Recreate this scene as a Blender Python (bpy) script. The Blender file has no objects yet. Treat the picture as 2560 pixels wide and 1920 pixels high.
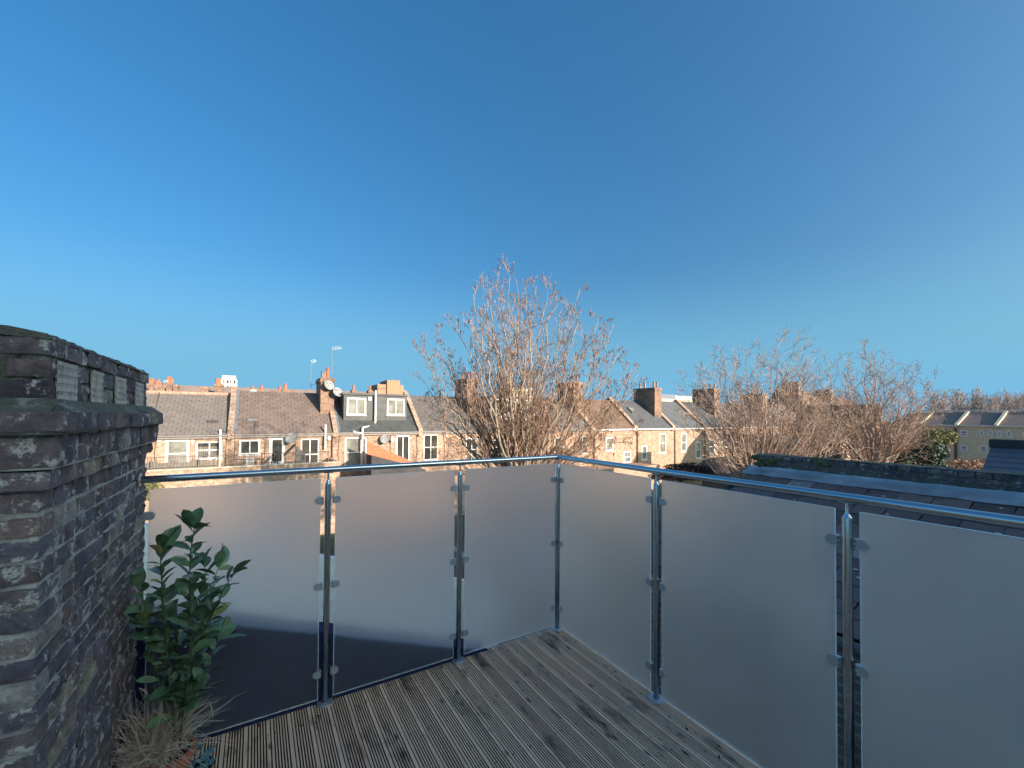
import bpy, math, random
from mathutils import Vector, Matrix
random.seed(11)
SC = bpy.context.scene
COL = SC.collection
# ------------------------------------------------------------------ camera
F = 1040.74; PT = .018; RO = .007; CX = 1251.4; CY = 1021.6; CH = 2.034; YAW = .531
cam = bpy.data.cameras.new('camera'); camo = bpy.data.objects.new('camera', cam); COL.objects.link(camo)
SC.camera = camo
cam.sensor_width = 36; cam.lens = F / 2560 * 36
cam.shift_x = (1280 - CX) / 2560; cam.shift_y = (CY - 960) / 2560
cam.clip_start = .05; cam.clip_end = 4000
R0 = Vector((math.cos(YAW), -math.sin(YAW), 0)); F0 = Vector((math.sin(YAW), math.cos(YAW), 0)); U0 = Vector((0, 0, 1))
fw = F0 * math.cos(PT) + U0 * math.sin(PT); up = -F0 * math.sin(PT) + U0 * math.cos(PT)
rr = R0 * math.cos(RO) + up * math.sin(RO); uu = up * math.cos(RO) - R0 * math.sin(RO)
m = Matrix((rr, uu, -fw)).transposed().to_4x4(); m.translation = Vector((0, 0, CH))
camo.matrix_world = m
# ------------------------------------------------------------------ light
SUN_AZ = Vector((.42, -.907, 0)).normalized(); SUN_EL = math.radians(16)
w = bpy.data.worlds.new('World'); SC.world = w; w.use_nodes = True
nt = w.node_tree; bg = nt.nodes['Background']
sky = nt.nodes.new('ShaderNodeTexSky'); sky.sky_type = 'NISHITA'; sky.sun_disc = False
sky.sun_elevation = SUN_EL; sky.sun_rotation = math.atan2(SUN_AZ.x, SUN_AZ.y)
sky.altitude = 0; sky.air_density = .92; sky.dust_density = 5.5; sky.ozone_density = 3.4
hs = nt.nodes.new('ShaderNodeHueSaturation'); hs.inputs['Saturation'].default_value = 1.27; hs.inputs['Value'].default_value = 1
gm = nt.nodes.new('ShaderNodeGamma'); gm.inputs[1].default_value = .86
tn = nt.nodes.new('ShaderNodeMix'); tn.data_type = 'RGBA'; tn.blend_type = 'MULTIPLY'; tn.inputs[0].default_value = 1; tn.inputs[7].default_value = (.69, .92, .94, 1)
nt.links.new(sky.outputs[0], hs.inputs['Color']); nt.links.new(hs.outputs[0], gm.inputs[0]); nt.links.new(gm.outputs[0], tn.inputs[6]); 
# pale haze low over the whole horizon
tcw = nt.nodes.new('ShaderNodeTexCoord'); sxw = nt.nodes.new('ShaderNodeSeparateXYZ'); nt.links.new(tcw.outputs['Generated'], sxw.inputs[0])
mrw = nt.nodes.new('ShaderNodeMapRange'); mrw.interpolation_type = 'SMOOTHSTEP'; mrw.inputs[1].default_value = .0; mrw.inputs[2].default_value = .34; mrw.inputs[3].default_value = .96; mrw.inputs[4].default_value = 0
nt.links.new(sxw.outputs[2], mrw.inputs[0])
hz = nt.nodes.new('ShaderNodeMix'); hz.data_type = 'RGBA'; hz.inputs[7].default_value = (.66, 1.80, 2.75, 1)
nt.links.new(mrw.outputs[0], hz.inputs[0]); nt.links.new(tn.outputs[2], hz.inputs[6]); nt.links.new(hz.outputs[2], bg.inputs[0]); bg.inputs[1].default_value = .15
sd = bpy.data.lights.new('sun', 'SUN'); sd.energy = 4.1; sd.angle = math.radians(.5); sd.color = (1, .87, .74)
so = bpy.data.objects.new('sun', sd); COL.objects.link(so)
sdir = Vector((SUN_AZ.x * math.cos(SUN_EL), SUN_AZ.y * math.cos(SUN_EL), math.sin(SUN_EL)))
so.rotation_euler = sdir.to_track_quat('Z', 'Y').to_euler(); so.location = sdir * 60
vs = SC.view_settings; vs.view_transform = 'Standard'; vs.look = 'None'; vs.exposure = 1.02; vs.gamma = 1
SC.render.engine = 'CYCLES'; SC.cycles.use_denoising = True
try: SC.cycles.denoiser = 'OPENIMAGEDENOISE'
except Exception: pass
SC.cycles.max_bounces = 10; SC.cycles.transmission_bounces = 8; SC.cycles.sample_clamp_indirect = 6

# ------------------------------------------------------------------ pixel helpers (pixel + known plane -> point in the place)
def ray(px, py):
    u = (px - CX) / F; v = (py - CY) / F
    c, s = math.cos(RO), math.sin(RO); u, v = c * u + s * v, -s * u + c * v
    y = math.cos(PT) + v * math.sin(PT); z = math.sin(PT) - v * math.cos(PT)
    c, s = math.cos(YAW), math.sin(YAW)
    return Vector((u * c + y * s, -u * s + y * c, z))
O = Vector((0, 0, CH))
def PY(px, py, Y): d = ray(px, py); return O + d * (Y / d.y)
def PX(px, py, X): d = ray(px, py); return O + d * (X / d.x)
def PZ(px, py, Z): d = ray(px, py); return O + d * ((Z - CH) / d.z)
def PD(px, py, D): d = ray(px, py); return O + d * (D / (d.x * math.sin(YAW) + d.y * math.cos(YAW)))

# ------------------------------------------------------------------ mesh builder
class MB:
    def __init__(s): s.v = []; s.f = []
    def add(s, vs_, fs): n = len(s.v); s.v += [tuple(a) for a in vs_]; s.f += [tuple(i + n for i in f) for f in fs]; return s
    def box(s, x0, x1, y0, y1, z0, z1):
        v = [(x, y, z) for z in (z0, z1) for y in (y0, y1) for x in (x0, x1)]
        return s.add(v, [(0, 2, 3, 1), (4, 5, 7, 6), (0, 1, 5, 4), (2, 6, 7, 3), (0, 4, 6, 2), (1, 3, 7, 5)])
    def prism(s, poly, axis, a, b):  # poly of 2d points extruded along axis ('x','y','z') from a to b
        def mk(p, t): return {'x': (t, p[0], p[1]), 'y': (p[0], t, p[1]), 'z': (p[0], p[1], t)}[axis]
        n = len(poly); v = [mk(p, a) for p in poly] + [mk(p, b) for p in poly]
        return s.add(v, [tuple(range(n)), tuple(range(2 * n - 1, n - 1, -1))] + [(i, n + i, n + (i + 1) % n, (i + 1) % n) for i in range(n)])
    def tube(s, pts, rs, n=8, caps=True):
        pts = [Vector(p) for p in pts]
        if not isinstance(rs, (list, tuple)): rs = [rs] * len(pts)
        base = len(s.v); K = len(pts)
        t0 = (pts[1] - pts[0]).normalized(); ref = Vector((0, 0, 1)) if abs(t0.z) < .9 else Vector((1, 0, 0))
        a = t0.cross(ref).normalized()
        for i in range(K):
            t = (pts[min(i + 1, K - 1)] - pts[max(i - 1, 0)])
            t = t.normalized() if t.length > 1e-9 else t0
            a = (a - t * a.dot(t)).normalized() if (a - t * a.dot(t)).length > 1e-6 else t.orthogonal().normalized()
            b = t.cross(a)
            for k in range(n):
                an = 2 * math.pi * k / n
                q = pts[i] + (a * math.cos(an) + b * math.sin(an)) * rs[i]; s.v.append((q.x, q.y, q.z))
        for i in range(K - 1):
            for k in range(n):
                k2 = (k + 1) % n; p = base + i * n; q = p + n
                s.f.append((p + k, p + k2, q + k2, q + k))
        if caps:
            s.f.append(tuple(base + k for k in range(n - 1, -1, -1))); s.f.append(tuple(base + (K - 1) * n + k for k in range(n)))
        return s
    def lathe(s, prof, c, n=16):  # prof [(r,z)] about vertical axis through c (closed at ends by small radius)
        base = len(s.v)
        for r, z in prof:
            for k in range(n):
                a = 2 * math.pi * k / n; s.v.append((c[0] + r * math.cos(a), c[1] + r * math.sin(a), c[2] + z))
        for i in range(len(prof) - 1):
            for k in range(n):
                k2 = (k + 1) % n; p = base + i * n; s.f.append((p + k, p + k2, p + n + k2, p + n + k))
        s.f.append(tuple(base + k for k in range(n - 1, -1, -1))); s.f.append(tuple(base + (len(prof) - 1) * n + k for k in range(n)))
        return s
    def mesh(s, name, mat, smooth=False):
        me = bpy.data.meshes.new(name); me.from_pydata(s.v, [], s.f); me.update()
        if mat: me.materials.append(mat)
        if smooth: me.polygons.foreach_set('use_smooth', [True] * len(me.polygons))
        return me
    def build(s, name, mat, parent=None, smooth=False, **k):
        return place(s.mesh(name, mat, smooth), name, parent, **k)

def place(me, name, parent=None, mx=None, **k):
    o = bpy.data.objects.new(name, me); COL.objects.link(o)
    if parent is not None: o.parent = parent; o.matrix_parent_inverse = PINV.get(parent.name) or Matrix()
    if mx is not None:
        if parent is not None: o.matrix_basis = mx
        else: o.matrix_world = mx
    for a, b in k.items(): o[a] = b
    return o
PINV = {}
def thing(name, label, cat, loc=(0, 0, 0), group=None, kind=None):
    o = bpy.data.objects.new(name, None); COL.objects.link(o); o.location = loc; o.empty_display_size = .2
    PINV[o.name] = Matrix.Translation(-Vector(loc))
    o['label'] = label; o['category'] = cat
    if group: o['group'] = group
    if kind: o['kind'] = kind
    return o
def tag(o, label, cat, group=None):
    o['label'] = label; o['category'] = cat
    if group: o['group'] = group
    return o

# ------------------------------------------------------------------ materials
def nodes(name):
    m = bpy.data.materials.new(name); m.use_nodes = True; t = m.node_tree
    return m, t, t.nodes['Principled BSDF']
def N(t, typ, **k):
    n = t.nodes.new('ShaderNode' + typ)
    for a, b in k.items():
        if isinstance(a, str) and hasattr(n, a) and a not in n.inputs: setattr(n, a, b)
        else: n.inputs[a].default_value = b
    return n
def coords(t, kind='Object', scale=(1, 1, 1), rot=(0, 0, 0)):
    tc = t.nodes.new('ShaderNodeTexCoord'); mp = t.nodes.new('ShaderNodeMapping')
    mp.inputs['Scale'].default_value = scale; mp.inputs['Rotation'].default_value = rot
    t.links.new(tc.outputs[kind], mp.inputs[0]); return mp.outputs[0]
def noise(t, vec, scale, detail=4, rough=.55):
    n = t.nodes.new('ShaderNodeTexNoise'); n.inputs['Scale'].default_value = scale; n.inputs['Detail'].default_value = detail; n.inputs['Roughness'].default_value = rough
    if vec is not None: t.links.new(vec, n.inputs['Vector'])
    return n.outputs['Fac']
def ramp(t, fac, stops):
    r = t.nodes.new('ShaderNodeValToRGB'); el = r.color_ramp.elements
    while len(el) > 1: el.remove(el[-1])
    el[0].position = stops[0][0]; c = stops[0][1]; el[0].color = (*c, 1) if not isinstance(c, (int, float)) else (c, c, c, 1)
    for p, c in stops[1:]:
        e = el.new(p); e.color = (*c, 1) if not isinstance(c, (int, float)) else (c, c, c, 1)
    t.links.new(fac, r.inputs[0]); return r.outputs[0]
def mix(t, fac, a, b, mode='MIX'):
    n = t.nodes.new('ShaderNodeMix'); n.data_type = 'RGBA'; n.blend_type = mode
    for s, x in ((n.inputs[0], fac), (n.inputs[6], a), (n.inputs[7], b)):
        if isinstance(x, bpy.types.NodeSocket): t.links.new(x, s)
        elif isinstance(x, (int, float)): s.default_value = x
        else: s.default_value = (*x, 1)
    return n.outputs[2]
def bump(t, h, bs, strength=.5, dist=.01):
    b = t.nodes.new('ShaderNodeBump'); b.inputs['Strength'].default_value = strength; b.inputs['Distance'].default_value = dist
    t.links.new(h, b.inputs['Height']); t.links.new(b.outputs[0], bs.inputs['Normal'])
def objrand(t): return t.nodes.new('ShaderNodeObjectInfo').outputs['Random']
def simple(name, c1, c2=None, rough=.8, scale=3, metal=0, bs_=0, kind='Object', vary=0, bscale=None, bdist=.01):
    m, t, b = nodes(name); v = coords(t, kind)
    c2 = c2 or tuple(x * .7 for x in c1)
    col = ramp(t, noise(t, v, scale), [(.3, c2), (.68, c1)])
    if vary: col = mix(t, 1, col, ramp(t, objrand(t), [(0, 1 - vary), (1, 1 + vary * .3)]), 'MULTIPLY')
    t.links.new(col, b.inputs['Base Color']); b.inputs['Roughness'].default_value = rough; b.inputs['Metallic'].default_value = metal
    if bs_: bump(t, noise(t, v, bscale or scale * 6), b, bs_, bdist)
    return m
def far_brick(name, a, b_, mortar, soot=(.12, .1, .08), sootn=.5):
    m, t, b = nodes(name)
    tc = t.nodes.new('ShaderNodeTexCoord'); sx = t.nodes.new('ShaderNodeSeparateXYZ'); t.links.new(tc.outputs['Object'], sx.inputs[0])
    ad = t.nodes.new('ShaderNodeMath'); t.links.new(sx.outputs[0], ad.inputs[0]); t.links.new(sx.outputs[1], ad.inputs[1])
    cb = t.nodes.new('ShaderNodeCombineXYZ'); t.links.new(ad.outputs[0], cb.inputs[0]); t.links.new(sx.outputs[2], cb.inputs[1])
    br = t.nodes.new('ShaderNodeTexBrick'); t.links.new(cb.outputs[0], br.inputs['Vector'])
    br.inputs['Scale'].default_value = 1; br.inputs['Brick Width'].default_value = .225; br.inputs['Row Height'].default_value = .075
    br.inputs['Mortar Size'].default_value = .009; br.inputs['Color1'].default_value = (*a, 1); br.inputs['Color2'].default_value = (*b_, 1); br.inputs['Mortar'].default_value = (*mortar, 1); br.inputs['Bias'].default_value = -.1
    n1 = noise(t, tc.outputs['Object'], .55, 6, .65)
    c = mix(t, ramp(t, n1, [(sootn - .02, 0.0), (sootn + .22, .75)]), br.outputs['Color'], soot)
    c = mix(t, .8, c, ramp(t, noise(t, tc.outputs['Object'], 4.5, 4, .7), [(.3, .45), (.68, 1.3)]), 'MULTIPLY')
    t.links.new(c, b.inputs['Base Color']); b.inputs['Roughness'].default_value = .9
    bump(t, br.outputs['Fac'], b, .4, -.01)
    return m
M = {}
M['brick_far'] = far_brick('stock_brick', (.46, .285, .185), (.19, .095, .058), (.62, .49, .38), (.13, .085, .055), .52)
M['brick_far2'] = far_brick('warm_brick', (.54, .335, .215), (.30, .155, .095), (.66, .51, .39), (.20, .12, .07), .58)
M['brick_chim'] = far_brick('chimney_brick', (.36, .19, .12), (.20, .105, .07), (.44, .34, .26), (.09, .065, .05), .48)
M['brick_dark'] = far_brick('sooty_brick', (.32, .23, .18), (.20, .15, .125), (.42, .38, .34), (.13, .10, .09), .56)
M['brick_olive'] = far_brick('olive_brick', (.80, .64, .42), (.70, .55, .36), (.80, .68, .50), (.5, .40, .28), .68)
M['white'] = simple('white_paint', (.80, .79, .76), (.66, .64, .60), .5, 6)
M['cream'] = simple('cream_stone', (.62, .55, .42), (.45, .38, .28), .8, 3)
M['palerra'] = simple('salmon_ridge_tile', (.66, .36, .26), (.52, .27, .18), .8, 6, vary=.15)
M['terracotta'] = simple('terracotta', (.62, .22, .11), (.45, .15, .08), .8, 6, vary=.2)
M['pinkpot'] = simple('pale_terracotta', (.60, .32, .25), (.40, .20, .16), .8, 6, vary=.3)
M['lead'] = simple('lead_sheet', (.20, .22, .25), (.11, .125, .15), .5, 4, bs_=.3)
M['darklead'] = simple('dark_lead', (.105, .105, .10), (.06, .062, .062), .6, 2)
M['slate0'] = simple('grey_brown_slate', (.27, .225, .19), (.21, .18, .155), .65, 1.5, vary=.16)
M['slate1'] = simple('brown_slate', (.27, .195, .16), (.20, .145, .12), .65, 1.5, vary=.2)
M['slate3'] = simple('weathered_grey_slate', (.225, .19, .17), (.165, .145, .13), .65, 1.5, vary=.2)
M['slate6'] = simple('blue_grey_slate', (.155, .155, .155), (.11, .112, .115), .6, 1.5, vary=.3)
M['slatebr'] = simple('brown_tile', (.27, .17, .11), (.17, .105, .07), .75, 1.5, vary=.3)
M['gutter'] = simple('grey_plastic', (.30, .26, .23), (.22, .19, .17), .5, 4)
M['downpipe'] = simple('brown_plastic', (.15, .07, .05), (.10, .05, .04), .5, 4)
M['dish'] = simple('dish_grey', (.36, .36, .35), (.22, .21, .20), .6, 5)
M['metalbar'] = simple('painted_railing', (.22, .17, .13), (.14, .10, .08), .6, 8)
M['greywood'] = simple('grey_weathered_wood', (.30, .26, .22), (.18, .15, .13), .85, 8, kind='Object')
M['orangewood'] = simple('orange_stained_wood', (.58, .20, .09), (.42, .14, .07), .8, 4)
M['woodtable'] = simple('faded_teak', (.36, .27, .20), (.22, .16, .12), .8, 8)
M['darkwood'] = simple('dark_brown_wood', (.12, .07, .05), (.07, .04, .03), .8, 8)
M['felt'] = simple('roofing_felt', (.085, .08, .078), (.045, .043, .045), .85, 1.2, bs_=.4, bscale=20)
M['ground'] = simple('garden_ground', (.10, .10, .05), (.06, .06, .035), .95, .3)
M['concrete'] = simple('white_concrete', (.72, .70, .66), (.60, .58, .55), .8, .2)
def pane(name, c, r):
    m, t, b = nodes(name); v = coords(t, 'Object')
    t.links.new(ramp(t, noise(t, v, 1.3), [(.35, tuple(x * .45 for x in c)), (.7, c)]), b.inputs['Base Color'])
    b.inputs['Roughness'].default_value = r; b.inputs['IOR'].default_value = 1.5; return m
M['pane'] = pane('dark_window_glass', (.085, .08, .07), .08)
M['pane2'] = pane('pale_window_glass', (.34, .33, .28), .15)

# steel, brushed
m, t, b = nodes('brushed_steel'); v = coords(t, 'Object', (40, 40, 1.5))
b.inputs['Metallic'].default_value = 1; b.inputs['Base Color'].default_value = (.56, .58, .60, 1)
t.links.new(ramp(t, noise(t, v, 6), [(.3, .16), (.7, .30)]), b.inputs['Roughness']); M['steel'] = m
m, t, b = nodes('polished_rail_steel'); b.inputs['Metallic'].default_value = 1; b.inputs['Base Color'].default_value = (.60, .61, .63, 1); b.inputs['Roughness'].default_value = .16; M['railsteel'] = m
m, t, b = nodes('satin_clamp_metal'); b.inputs['Metallic'].default_value = .6; b.inputs['Base Color'].default_value = (.50, .51, .53, 1); b.inputs['Roughness'].default_value = .36; M['clamp'] = m
M['screw'] = simple('dark_socket_screw', (.05, .05, .055), None, .5, 10)
# frosted glass
m, t, b = nodes('frosted_glass'); out = t.nodes['Material Output']
gl = N(t, 'BsdfGlass'); gl.distribution = 'MULTI_GGX'; gl.inputs['Roughness'].default_value = .52; gl.inputs['IOR'].default_value = 1.25; gl.inputs['Color'].default_value = (1, .98, .955, 1)
tr = N(t, 'BsdfTranslucent'); tr.inputs['Color'].default_value = (.98, .95, .92, 1)
df = N(t, 'BsdfDiffuse'); df.inputs['Color'].default_value = (.55, .57, .58, 1)
m1 = N(t, 'MixShader'); m1.inputs[0].default_value = .05; t.links.new(tr.outputs[0], m1.inputs[1]); t.links.new(df.outputs[0], m1.inputs[2])
v = coords(t, 'Object'); smg = mix(t, 1, ramp(t, noise(t, v, 1.1, 3, .5), [(.3, .20), (.75, .40)]), ramp(t, noise(t, coords(t, 'Object', (26, 26, .9)), 2.0, 5, .7), [(.3, .82), (.7, 1.12)]), 'MULTIPLY')
m2 = N(t, 'MixShader'); t.links.new(smg, m2.inputs[0]); t.links.new(gl.outputs[0], m2.inputs[1]); t.links.new(m1.outputs[0], m2.inputs[2]); t.links.new(m2.outputs[0], out.inputs[0])
v = coords(t, 'Object'); bn = t.nodes.new('ShaderNodeBump'); bn.inputs['Strength'].default_value = .12; bn.inputs['Distance'].default_value = .002
t.links.new(noise(t, v, 260, 2), bn.inputs['Height'])
for q in (tr, df): t.links.new(bn.outputs[0], q.inputs['Normal'])
M['frost'] = m
M['edgeglint'] = simple('glass_edge_glint', (.93, .97, .97), (.88, .93, .93), .3, 10)  # light caught by the glass edges is put into this near-white colour
# near brick
def near_brick(name, dark=1.0, moss=0.):
    m, t, b = nodes(name); tc = t.nodes.new('ShaderNodeTexCoord'); g = t.nodes.new('ShaderNodeNewGeometry')
    rnd = objrand(t); pos = g.outputs['Position']
    base = ramp(t, rnd, [(0, (.050, .036, .040)), (.14, (.105, .070, .062)), (.3, (.070, .058, .068)), (.45, (.13, .085, .072)), (.58, (.085, .066, .078)), (.74, (.10, .075, .085)), (.78, (.21, .16, .105)), (.83, (.06, .045, .055)), (.9, (.125, .085, .078)), (1, (.24, .20, .17))])
    base = mix(t, .8, base, ramp(t, noise(t, pos, 26, 6, .7), [(.25, 1.0), (.75, 3.6)]), 'MULTIPLY')
    soot = ramp(t, noise(t, pos, 5, 5, .65), [(.46, 0.0), (.64, .7)])
    c = mix(t, soot, base, (.060, .042, .054))
    mort = ramp(t, noise(t, pos, 15, 9, .76), [(.55, 0.0), (.61, .85)])
    c = mix(t, mort, c, (.70, .62, .55))
    if moss:
        sx = t.nodes.new('ShaderNodeSeparateXYZ'); t.links.new(g.outputs['Normal'], sx.inputs[0])
        mm = t.nodes.new('ShaderNodeMath'); mm.operation = 'MULTIPLY'; t.links.new(ramp(t, sx.outputs[2], [(.15, .12), (.75, 1.0)]), mm.inputs[0]); t.links.new(ramp(t, noise(t, pos, 9, 6, .7), [(.42, 0.0), (.6, moss)]), mm.inputs[1])
        c = mix(t, mm.outputs[0], c, (.15, .145, .10))
    t.links.new(c, b.inputs['Base Color']); b.inputs['Roughness'].default_value = .92
    h = mix(t, .5, noise(t, pos, 60, 6, .7), noise(t, pos, 14, 3, .6)); bump(t, h, b, 1, .022)
    return m
M['oldbrick'] = near_brick('sooty_london_brick'); M['mossbrick'] = near_brick('mossy_sooty_brick', 1, .7)
m, t, b = nodes('old_lime_mortar'); g = t.nodes.new('ShaderNodeNewGeometry'); pos = g.outputs['Position']
t.links.new(ramp(t, noise(t, pos, 11, 7, .7), [(.3, (.22, .18, .16)), (.5, (.50, .44, .39)), (.68, (.78, .70, .62))]), b.inputs['Base Color']); b.inputs['Roughness'].default_value = .95
bump(t, noise(t, pos, 45, 6, .75), b, 1, .015); M['mortar'] = m
m, t, b = nodes('mossy_mortar'); g = t.nodes.new('ShaderNodeNewGeometry'); pos = g.outputs['Position']
t.links.new(ramp(t, noise(t, pos, 12, 7, .72), [(.32, (.05, .045, .045)), (.44, (.16, .14, .13)), (.52, (.16, .155, .10)), (.57, (.20, .18, .16)), (.66, (.46, .43, .38))]), b.inputs['Base Color']); b.inputs['Roughness'].default_value = .95
bump(t, noise(t, pos, 40, 6, .75), b, 1, .02); M['mossmortar'] = m
M['airbrick'] = simple('pale_air_brick', (.62, .54, .48), (.34, .29, .26), .85, 22, bs_=.3)
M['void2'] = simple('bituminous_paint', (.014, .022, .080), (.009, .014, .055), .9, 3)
M['void'] = simple('dark_void', (.012, .011, .012), None, 1, 3)
# deck
m, t, b = nodes('weathered_decking'); tc = t.nodes.new('ShaderNodeTexCoord'); g = t.nodes.new('ShaderNodeNewGeometry'); rnd = objrand(t)
mp = t.nodes.new('ShaderNodeMapping'); mp.inputs['Scale'].default_value = (26, 1.2, 20); t.links.new(g.outputs['Position'], mp.inputs[0])
base = ramp(t, noise(t, mp.outputs[0], 3, 6, .65), [(.28, (.60, .34, .22)), (.5, (.86, .55, .385)), (.72, (.95, .68, .50))])
base = mix(t, 1, base, ramp(t, rnd, [(0, (.86, .80, .78)), (.35, (1.0, .97, .95)), (.7, (1.12, 1.08, 1.04)), (1, (.95, .98, .93))]), 'MULTIPLY')
mp2 = t.nodes.new('ShaderNodeMapping'); mp2.inputs['Scale'].default_value = (5.5, 1.6, 1); t.links.new(g.outputs['Position'], mp2.inputs[0])
stain = ramp(t, noise(t, mp2.outputs[0], 1.3, 5, .62), [(.56, 0.0), (.70, .8)])
c = mix(t, stain, base, (.06, .047, .046))
mp3 = t.nodes.new('ShaderNodeMapping'); mp3.inputs['Scale'].default_value = (14, 5, 1); t.links.new(g.outputs['Position'], mp3.inputs[0])
vo = t.nodes.new('ShaderNodeTexVoronoi'); vo.inputs['Scale'].default_value = .75; t.links.new(mp3.outputs[0], vo.inputs['Vector'])
kn = ramp(t, vo.outputs['Distance'], [(.05, .85), (.16, 0.0)])
c = mix(t, kn, c, (.045, .033, .03))
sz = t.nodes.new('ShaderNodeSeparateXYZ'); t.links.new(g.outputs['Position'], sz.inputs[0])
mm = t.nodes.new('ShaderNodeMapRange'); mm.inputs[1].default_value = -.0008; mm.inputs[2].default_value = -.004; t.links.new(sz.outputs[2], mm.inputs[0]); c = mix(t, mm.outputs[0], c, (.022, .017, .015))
t.links.new(c, b.inputs['Base Color']); b.inputs['Roughness'].default_value = .78
bump(t, noise(t, mp.outputs[0], 6, 6, .7), b, .35, .003); M['deck'] = m
M['underdeck'] = simple('dark_joists', (.02, .017, .016), None, 1, 2)
# near slates
m, t, b = nodes('dark_wet_slate'); g = t.nodes.new('ShaderNodeNewGeometry'); pos = g.outputs['Position']; rnd = objrand(t)
c = ramp(t, rnd, [(0, (.10, .062, .060)), (.3, (.17, .105, .095)), (.55, (.12, .088, .085)), (.8, (.20, .125, .11)), (.96, (.20, .16, .15)), (1, (.50, .46, .44))])
c = mix(t, .7, c, ramp(t, noise(t, pos, 9, 6, .7), [(.3, .55), (.7, 1.4)]), 'MULTIPLY')
t.links.new(c, b.inputs['Base Color']); b.inputs['Roughness'].default_value = .6; bump(t, noise(t, pos, 30, 5, .7), b, .5, .008); M['nearslate'] = m
m, t, b = nodes('blue_lead_flashing'); g = t.nodes.new('ShaderNodeNewGeometry'); pos = g.outputs['Position']
t.links.new(ramp(t, noise(t, pos, 3.5, 6, .6), [(.3, (.36, .33, .34)), (.55, (.52, .48, .49)), (.7, (.68, .62, .62))]), b.inputs['Base Color']); b.inputs['Roughness'].default_value = .42; b.inputs['Metallic'].default_value = .4
bump(t, noise(t, pos, 5, 4), b, .5, .03); M['flash'] = m
M['blueslate'] = simple('damp_blue_slate', (.17, .155, .18), (.13, .125, .15), .45, 5)
# bark, leaves
M['bark'] = simple('pale_bark', (.46, .36, .26), (.28, .21, .15), .9, 5)
M['twig'] = simple('pinkish_twig', (.44, .28, .19), (.28, .175, .12), .9, 2)
M['bark2'] = simple('grey_pink_bark', (.52, .42, .35), (.28, .21, .17), .9, 5)
M['twig2'] = simple('pale_twig', (.50, .35, .26), (.34, .23, .17), .9, 2)
M['catkin'] = simple('russet_catkin', (.50, .28, .19), (.28, .16, .11), .9, 4)
M['fartwig'] = simple('hazy_twig', (.50, .42, .37), (.34, .28, .25), .9, .4)
def leafmat(name, a, b2, r=.32):
    m, t, b = nodes(name); rnd = objrand(t); g = t.nodes.new('ShaderNodeNewGeometry')
    c = ramp(t, rnd, [(0, b2), (.6, a), (.93, tuple(x * 1.2 for x in a)), (1, (a[0] * 3.2, a[1] * 1.7, a[2]))])
    c = mix(t, .5, c, ramp(t, noise(t, g.outputs['Position'], 40, 4), [(.3, .6), (.7, 1.35)]), 'MULTIPLY')
    t.links.new(c, b.inputs['Base Color']); b.inputs['Roughness'].default_value = r; return m
M['laurel'] = leafmat('laurel_leaf', (.125, .20, .105), (.07, .13, .07), .26)
M['everg'] = simple('dark_evergreen_leaf', (.040, .075, .035), (.018, .038, .020), .6, 1.5)
M['ivy'] = simple('yellow_green_leaf', (.28, .27, .10), (.14, .14, .055), .7, 1.5)
M['stem'] = simple('green_brown_stem', (.10, .11, .055), (.05, .05, .03), .7, 12)
M['straw'] = simple('dry_straw', (.72, .58, .46), (.46, .35, .27), .9, 15)
M['sedum'] = simple('teal_succulent', (.16, .33, .34), (.08, .20, .22), .55, 30)
M['soil'] = simple('potting_soil', (.05, .035, .025), None, 1, 30)
M['potclay'] = simple('clay_pot', (.46, .15, .09), (.30, .10, .06), .85, 12)
M['darkpot'] = simple('dark_plastic_pot', (.035, .035, .04), None, .6, 12)
M['lichen'] = simple('white_droppings', (.55, .55, .52), None, .9, 30)
M['moss'] = simple('moss_cushion', (.17, .17, .07), (.09, .10, .045), 1, 25, bs_=.6)

# ------------------------------------------------------------------ ground
g = MB(); g.add([(-1500, -1500, -6.2), (1500, -1500, -6.2), (1500, 1500, -6.2), (-1500, 1500, -6.2)], [(0, 1, 2, 3)])
g.build('ground', M['ground'], kind='structure')

# ------------------------------------------------------------------ deck: grooved boards, each a part
RY = 3.183; RX = 2.515
dk = MB(); dk.box(-.60, RX + .06, -1.5, RY + .06, -.16, -.034)
deck = dk.build('deck', M['underdeck'], kind='structure')
PINV[deck.name] = Matrix()
BW = .119; GAP = .004
def board_mesh(L, k):
    prof = [(0, -.03), (0, -.003), (.002, 0)]
    x = .013 + .001 * k; n = 6; st = (BW - 2 * x) / n
    for i in range(n):
        prof += [(x + i * st, 0), (x + i * st + .0006, -.012), (x + i * st + st * .46, -.012), (x + i * st + st * .46 + .0006, 0)]
    prof += [(BW - .002, 0), (BW, -.003), (BW, -.03)]
    mb = MB(); nn = len(prof)
    v = [(p[0], y, p[1]) for y in (0, L) for p in prof]
    mb.add(v, [(i, i + 1, nn + i + 1, nn + i) for i in range(nn - 1)] + [tuple(range(nn - 1, -1, -1)), tuple(range(nn, 2 * nn))])
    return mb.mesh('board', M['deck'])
bms = [board_mesh(RY + .05 + 1.5, k) for k in range(2)]
x = RX + .055 - BW; i = 0
while x > -.64:
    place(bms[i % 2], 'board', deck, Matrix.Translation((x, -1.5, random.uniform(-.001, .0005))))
    x -= BW + GAP; i += 1

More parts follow.
